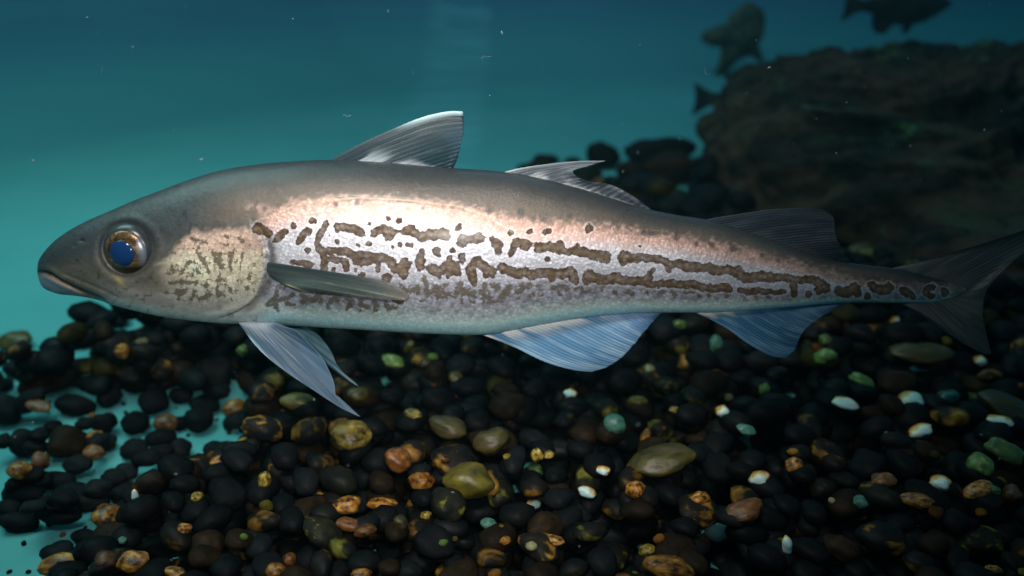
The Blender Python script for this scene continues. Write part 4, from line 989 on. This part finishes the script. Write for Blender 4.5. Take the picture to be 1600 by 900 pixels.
# small ochre, cream and green chips sprinkled over the bed
chipn = 0
for _ in range(4000):
    if chipn >= 45: break
    px, py = random.uniform(380, 1620), random.uniform(520, 900)
    if inpoly(px, py, BARE) or random.random() > 0.35 + 0.65 * (px - 380) / 1240: continue
    ax = random.uniform(5, 13); x, y, z, a, b, c = place_px(px, py, ax, ax * random.uniform(0.5, 0.9), sink=0.4)
    if z < 0.012 or any((x - q[0]) ** 2 + (y - q[1]) ** 2 < (1.1 * q[3]) ** 2 for q in PEBS[len(LONE):len(LONE) + len(COBBLES) + len(COLOURED)]): continue
    chipn += 1
    mass.insert(0, (x, y, z, a, b, c, (random.uniform(-.4, .4), random.uniform(-.4, .4), random.uniform(0, 3)), random.choice([M_AMBER, M_AMBER, M_YELLOW, M_YELLOW, M_OLIVE, M_OLIVE, M_DULL, M_GREEN, M_RUST, M_RUST, M_WHITE])))
# grains and small chips lying on the bare patch
grain = []
for _ in range(2500):
    px, py = random.uniform(-60, 410), random.uniform(596, 930)
    if not inpoly(px, py, BARE) or len(grain) > 90: continue
    p = at_z(px, py, 0.001); r = random.uniform(0.0006, 0.0022) * (0.5 + random.random())
    grain.append((p[0], p[1], r * 0.45, r * 1.3, r, r * 0.7, (0, 0, random.uniform(0, 3)), random.choice([M_BLACK, M_SLATE, M_BROWN, M_DULL, M_AMBER, M_RUST])))
mass = mass[:len(mass) - gritn] + mass[len(mass) - gritn:] + grain; gritn += len(grain)
mats_mass = [M_BLACK, M_SLATE, M_BROWN, M_DULL, M_AMBER, M_YELLOW, M_OLIVE, M_GREEN, M_RUST, M_WHITE, M_GLINT, M_GLINTG]
SV = [pebble_mesh(s, sub=2) for s in range(8)]; SG = [pebble_mesh(s, sub=1) for s in range(8)]
Vs, Fs, Ms, off = [], [], [], 0
for k_, (x, y, z, a, b, c, rot, m) in enumerate(mass):
    V, F = (SV if k_ < len(mass) - gritn else SG)[random.randrange(8)]
    R = np.array(Euler(rot).to_matrix()); Vs.append((V * np.array([a, b, c])) @ R.T + np.array([x, y, z])); Fs.append(F + off); off += len(V)
    Ms += [mats_mass.index(m)] * len(F)
# the mass uses world-sized noise, so it has its own scaled materials
def mass_mat(name, c0, c1, c2):
    return stone_mat(name, [(0.3, c0), (0.55, c1), (0.75, c2)], 70, 0.5, 0.0012, spec=0.05)
mm = [mass_mat('black_gravel', (0.004, 0.005, 0.006), (0.007, 0.008, 0.0085), (0.012, 0.011, 0.009)), mass_mat('slate_gravel', (0.006, 0.008, 0.009), (0.010, 0.012, 0.013), (0.016, 0.017, 0.017)), mass_mat('brown_gravel', (0.008, 0.006, 0.004), (0.020, 0.012, 0.006), (0.035, 0.020, 0.009)),
      mass_mat('dull_gravel', (0.012, 0.010, 0.003), (0.032, 0.026, 0.006), (0.055, 0.045, 0.012)), mass_mat('amber_gravel', (0.03, 0.010, 0.002), (0.20, 0.085, 0.012), (0.38, 0.22, 0.045)), mass_mat('yellow_gravel', (0.06, 0.042, 0.004), (0.22, 0.165, 0.02), (0.46, 0.40, 0.14)),
      mass_mat('olive_gravel', (0.025, 0.021, 0.003), (0.10, 0.085, 0.010), (0.18, 0.15, 0.022)), mass_mat('green_gravel', (0.03, 0.06, 0.012), (0.10, 0.175, 0.035), (0.32, 0.38, 0.16)), mass_mat('rust_gravel', (0.025, 0.009, 0.002), (0.12, 0.045, 0.008), (0.25, 0.12, 0.025)), mass_mat('white_gravel', (0.16, 0.11, 0.03), (0.36, 0.34, 0.17), (0.50, 0.56, 0.44)),
      stone_mat('amber_glint_gravel', GLINT, 45, 0.5, 0.0007, det=3, spec=0.1), stone_mat('green_glint_gravel', GLINTG, 45, 0.5, 0.0007, det=3, spec=0.1)]
g = mesh_obj('gravel', np.vstack(Vs), np.vstack(Fs)); tag(g, 'bed of small dark gravel covering the tank floor', 'gravel', kind='stuff')
for m in mm: g.data.materials.append(m)
g.data.polygons.foreach_set('material_index', Ms)
print('pebbles', len(PEBS), 'mass', len(mass))

# ------------------------------------------------------------------ starfish on the rear wall
def build_starfish():
    m = simple_mat('starfish_skin', (0.016, 0.030, 0.020), 0.8, 0, (0.075, 0.095, 0.055), 28, 0.006)
    dep = 2.2
    c = at_d(1162, 58, dep); s = dep / FPX
    cen = (1164, 58)
    line = [(1162,6),(1172,7),(1190,17),(1196,36),(1194,58),(1189,68),(1196,86),(1200,98),(1190,94),(1177,87),(1162,92),(1144,108),(1124,128),(1122,120),(1128,92),(1129,74),(1113,72),(1098,61),(1101,50),(1119,42),(1139,36),(1138,28),(1151,16)]
    ln = resample(line + line[:1], 200); la = np.arctan2(-(ln[:, 1] - cen[1]), ln[:, 0] - cen[0]); lr = np.hypot(ln[:, 0] - cen[0], ln[:, 1] - cen[1])
    od = np.argsort(la); la, lr = la[od], lr[od]
    V, F = icosphere(5); out = []
    for p in V:
        a = math.atan2(p[2], p[0]); hr = math.hypot(p[0], p[2]); R = np.interp(a, la, lr, period=2 * math.pi)
        u = hr * R * s * (1 + 0.03 * mnoise.noise(Vector(p) * 5)) / max(hr, 1e-5)
        out.append((p[0] * u, p[1] * (20 - 9 * hr) * s * (1 + 0.3 * mnoise.noise(Vector(p) * 7)), p[2] * u))
    o = mesh_obj('starfish', out, F, m); o.location = c; o.rotation_euler = (-0.1, 0, 0)
    tag(o, 'dark green starfish with thick arms clinging above the boulder', 'starfish')
build_starfish()

# ------------------------------------------------------------------ dark fishes in the background
M_DARK = simple_mat('dark_fish_skin', (0.007, 0.009, 0.012), 0.6, 0, (0.035, 0.036, 0.034), 22, 0.002)
def dark_fish(name, label, px, py, dep, length, flip, yaw=0.0):
    """deep-bodied dark fish, head towards +X, built in units of its length"""
    r = empty(name, tuple(at_d(px, py, dep))); tag(r, label, 'fish')
    xs = np.linspace(0, 1, 60); na = 32
    top = pchip([0, 0.05, 0.15, 0.3, 0.5, 0.7, 0.85, 0.93, 1], [0.01, 0.05, 0.115, 0.18, 0.20, 0.15, 0.07, 0.05, 0.05], xs)
    bot = pchip([0, 0.05, 0.15, 0.3, 0.5, 0.7, 0.85, 0.93, 1], [0.01, 0.035, 0.09, 0.15, 0.17, 0.13, 0.065, 0.05, 0.05], xs)
    wid = pchip([0, 0.1, 0.3, 0.6, 0.9, 1], [0.008, 0.045, 0.085, 0.07, 0.02, 0.008], xs)
    V = []
    for x, t, b, w_ in zip(xs, top, bot, wid):
        for a in np.linspace(0, 2 * math.pi, na, endpoint=False):
            V.append(((0.5 - x), w_ * math.sin(a), (t - b) / 2 + (t + b) / 2 * math.cos(a)))
    F = [tuple(f) for f in grid_faces(60, na, wrap=True).tolist()] + [tuple(range(na))[::-1], tuple(range(59 * na, 60 * na))]
    mesh_obj('body', np.array(V) * length, F, M_DARK, r)
    def plate(nm, pts, y=0.0, th=0.008):
        bm = bmesh.new()
        vs = [bm.verts.new((p[0] * length, y * length - th * length / 2, p[1] * length)) for p in pts]
        f = bm.faces.new(vs); e = bmesh.ops.extrude_face_region(bm, geom=[f])
        for v in e['geom']:
            if isinstance(v, bmesh.types.BMVert): v.co.y += th * length
        bmesh.ops.recalc_face_normals(bm, faces=bm.faces[:])
        bmesh.ops.bevel(bm, geom=bm.edges[:], offset=th * length * 0.3, segments=2, affect='EDGES')
        me = bpy.data.meshes.new(nm); bm.to_mesh(me); bm.free(); me.materials.append(M_DARK)
        o = bpy.data.objects.new(nm, me); COL.objects.link(o); o.parent = r
    plate('tail_fin', [(-0.47, 0.045), (-0.56, 0.085), (-0.66, 0.13), (-0.64, 0.05), (-0.635, -0.02), (-0.66, -0.13), (-0.56, -0.085), (-0.47, -0.045)])
    plate('dorsal_fin', [(0.22, 0.15), (0.16, 0.25), (0.10, 0.24), (0.06, 0.27), (0.0, 0.255), (-0.08, 0.26), (-0.2, 0.26), (-0.32, 0.19), (-0.36, 0.06), (-0.2, 0.10), (0, 0.17)])
    plate('anal_fin', [(-0.08, -0.15), (-0.16, -0.235), (-0.27, -0.23), (-0.33, -0.15), (-0.33, -0.06), (-0.2, -0.10)])
    plate('pelvic_fin', [(0.16, -0.13), (0.10, -0.23), (0.02, -0.235), (0.04, -0.15)], y=0.02)
    r.rotation_euler = (0, 0, (math.pi if flip else 0) + yaw); r.scale = (1, 1, 1.18)
    return r
dark_fish('fish', 'black fish swimming above the boulder at top right, tail to the left', 1414, 8, 1.75, 155 * 1.75 / FPX, False, 0.12)
dark_fish('fish', 'dark fish hiding behind the boulder with only its notched tail showing', 1190, 152, 1.72, 170 * 1.72 / FPX, False, 0.15)

# ------------------------------------------------------------------ drifting specks in the water, threads standing in for glass scratches
def specks():
    m = simple_mat('drifting_speck', (0.30, 0.38, 0.38), 0.6)
    V0, F0 = icosphere(1); Vs, Fs, off = [], [], 0
    def add(V, F):
        nonlocal off
        Vs.append(V); Fs.append(F + off); off += len(V)
    rr = random.Random(5)
    for _ in range(70):
        px, py = rr.uniform(0, 1600), rr.uniform(0, 300) if rr.random() < 0.75 else rr.uniform(520, 900)
        d = rr.uniform(0.42, 0.75) if py < 400 else rr.uniform(0.36, 0.46)
        p = at_d(px, py, d)
        if p[2] < 0.09: continue
        r = rr.uniform(0.00025, 0.0006)
        st = np.array([rr.uniform(0.6, 2.6), rr.uniform(0.4, 1), rr.uniform(0.4, 1.1)])
        R = np.array(Euler((rr.uniform(0, 3), rr.uniform(0, 3), rr.uniform(0, 3))).to_matrix()); add((V0 * r * st) @ R.T + p, F0)
    for _ in range(6):
        px, py = rr.uniform(100, 1300), rr.uniform(10, 230); d = rr.uniform(0.5, 0.9); p = at_d(px, py, d)
        q = [p]; dirn = np.array([rr.uniform(-1, 1), rr.uniform(-.4, .4), rr.uniform(-1, 1)])
        for k in range(7):
            dirn = dirn + np.array([rr.uniform(-.7, .7), 0, rr.uniform(-.7, .7)]); dirn /= np.linalg.norm(dirn); q.append(q[-1] + dirn * 0.0010)
        for a in q: add(V0 * 0.00024 * rr.uniform(0.6, 1.2) + a, F0)
    o = mesh_obj('drifting_specks', np.vstack(Vs), np.vstack(Fs), m); tag(o, 'pale specks drifting in the water and short threads for glass scratches', 'specks', kind='stuff')
specks()

# ------------------------------------------------------------------ the water itself, slightly turbid
def water_haze():
    bm = bmesh.new(); bmesh.ops.create_cube(bm, size=1.0)
    for v in bm.verts: v.co = Vector((v.co.x * 14, v.co.y * 8 + 2.9, v.co.z * 1.62 - 0.19))
    me = bpy.data.meshes.new('haze'); bm.to_mesh(me); bm.free()
    m = bpy.data.materials.new('turbid_water'); m.use_nodes = True; nt = m.node_tree
    for n in list(nt.nodes):
        if n.type != 'OUTPUT_MATERIAL': nt.nodes.remove(n)
    v = nt.nodes.new('ShaderNodeVolumePrincipled'); v.inputs['Color'].default_value = (0.30, 0.78, 0.85, 1)
    v.inputs['Density'].default_value = 0.016; v.inputs['Anisotropy'].default_value = 0.3
    nt.links.new(v.outputs[0], [n for n in nt.nodes if n.type == 'OUTPUT_MATERIAL'][0].inputs['Volume'])
    me.materials.append(m); o = bpy.data.objects.new('haze', me); COL.objects.link(o); tag(o, 'slightly turbid tank water', kind='stuff')
water_haze()
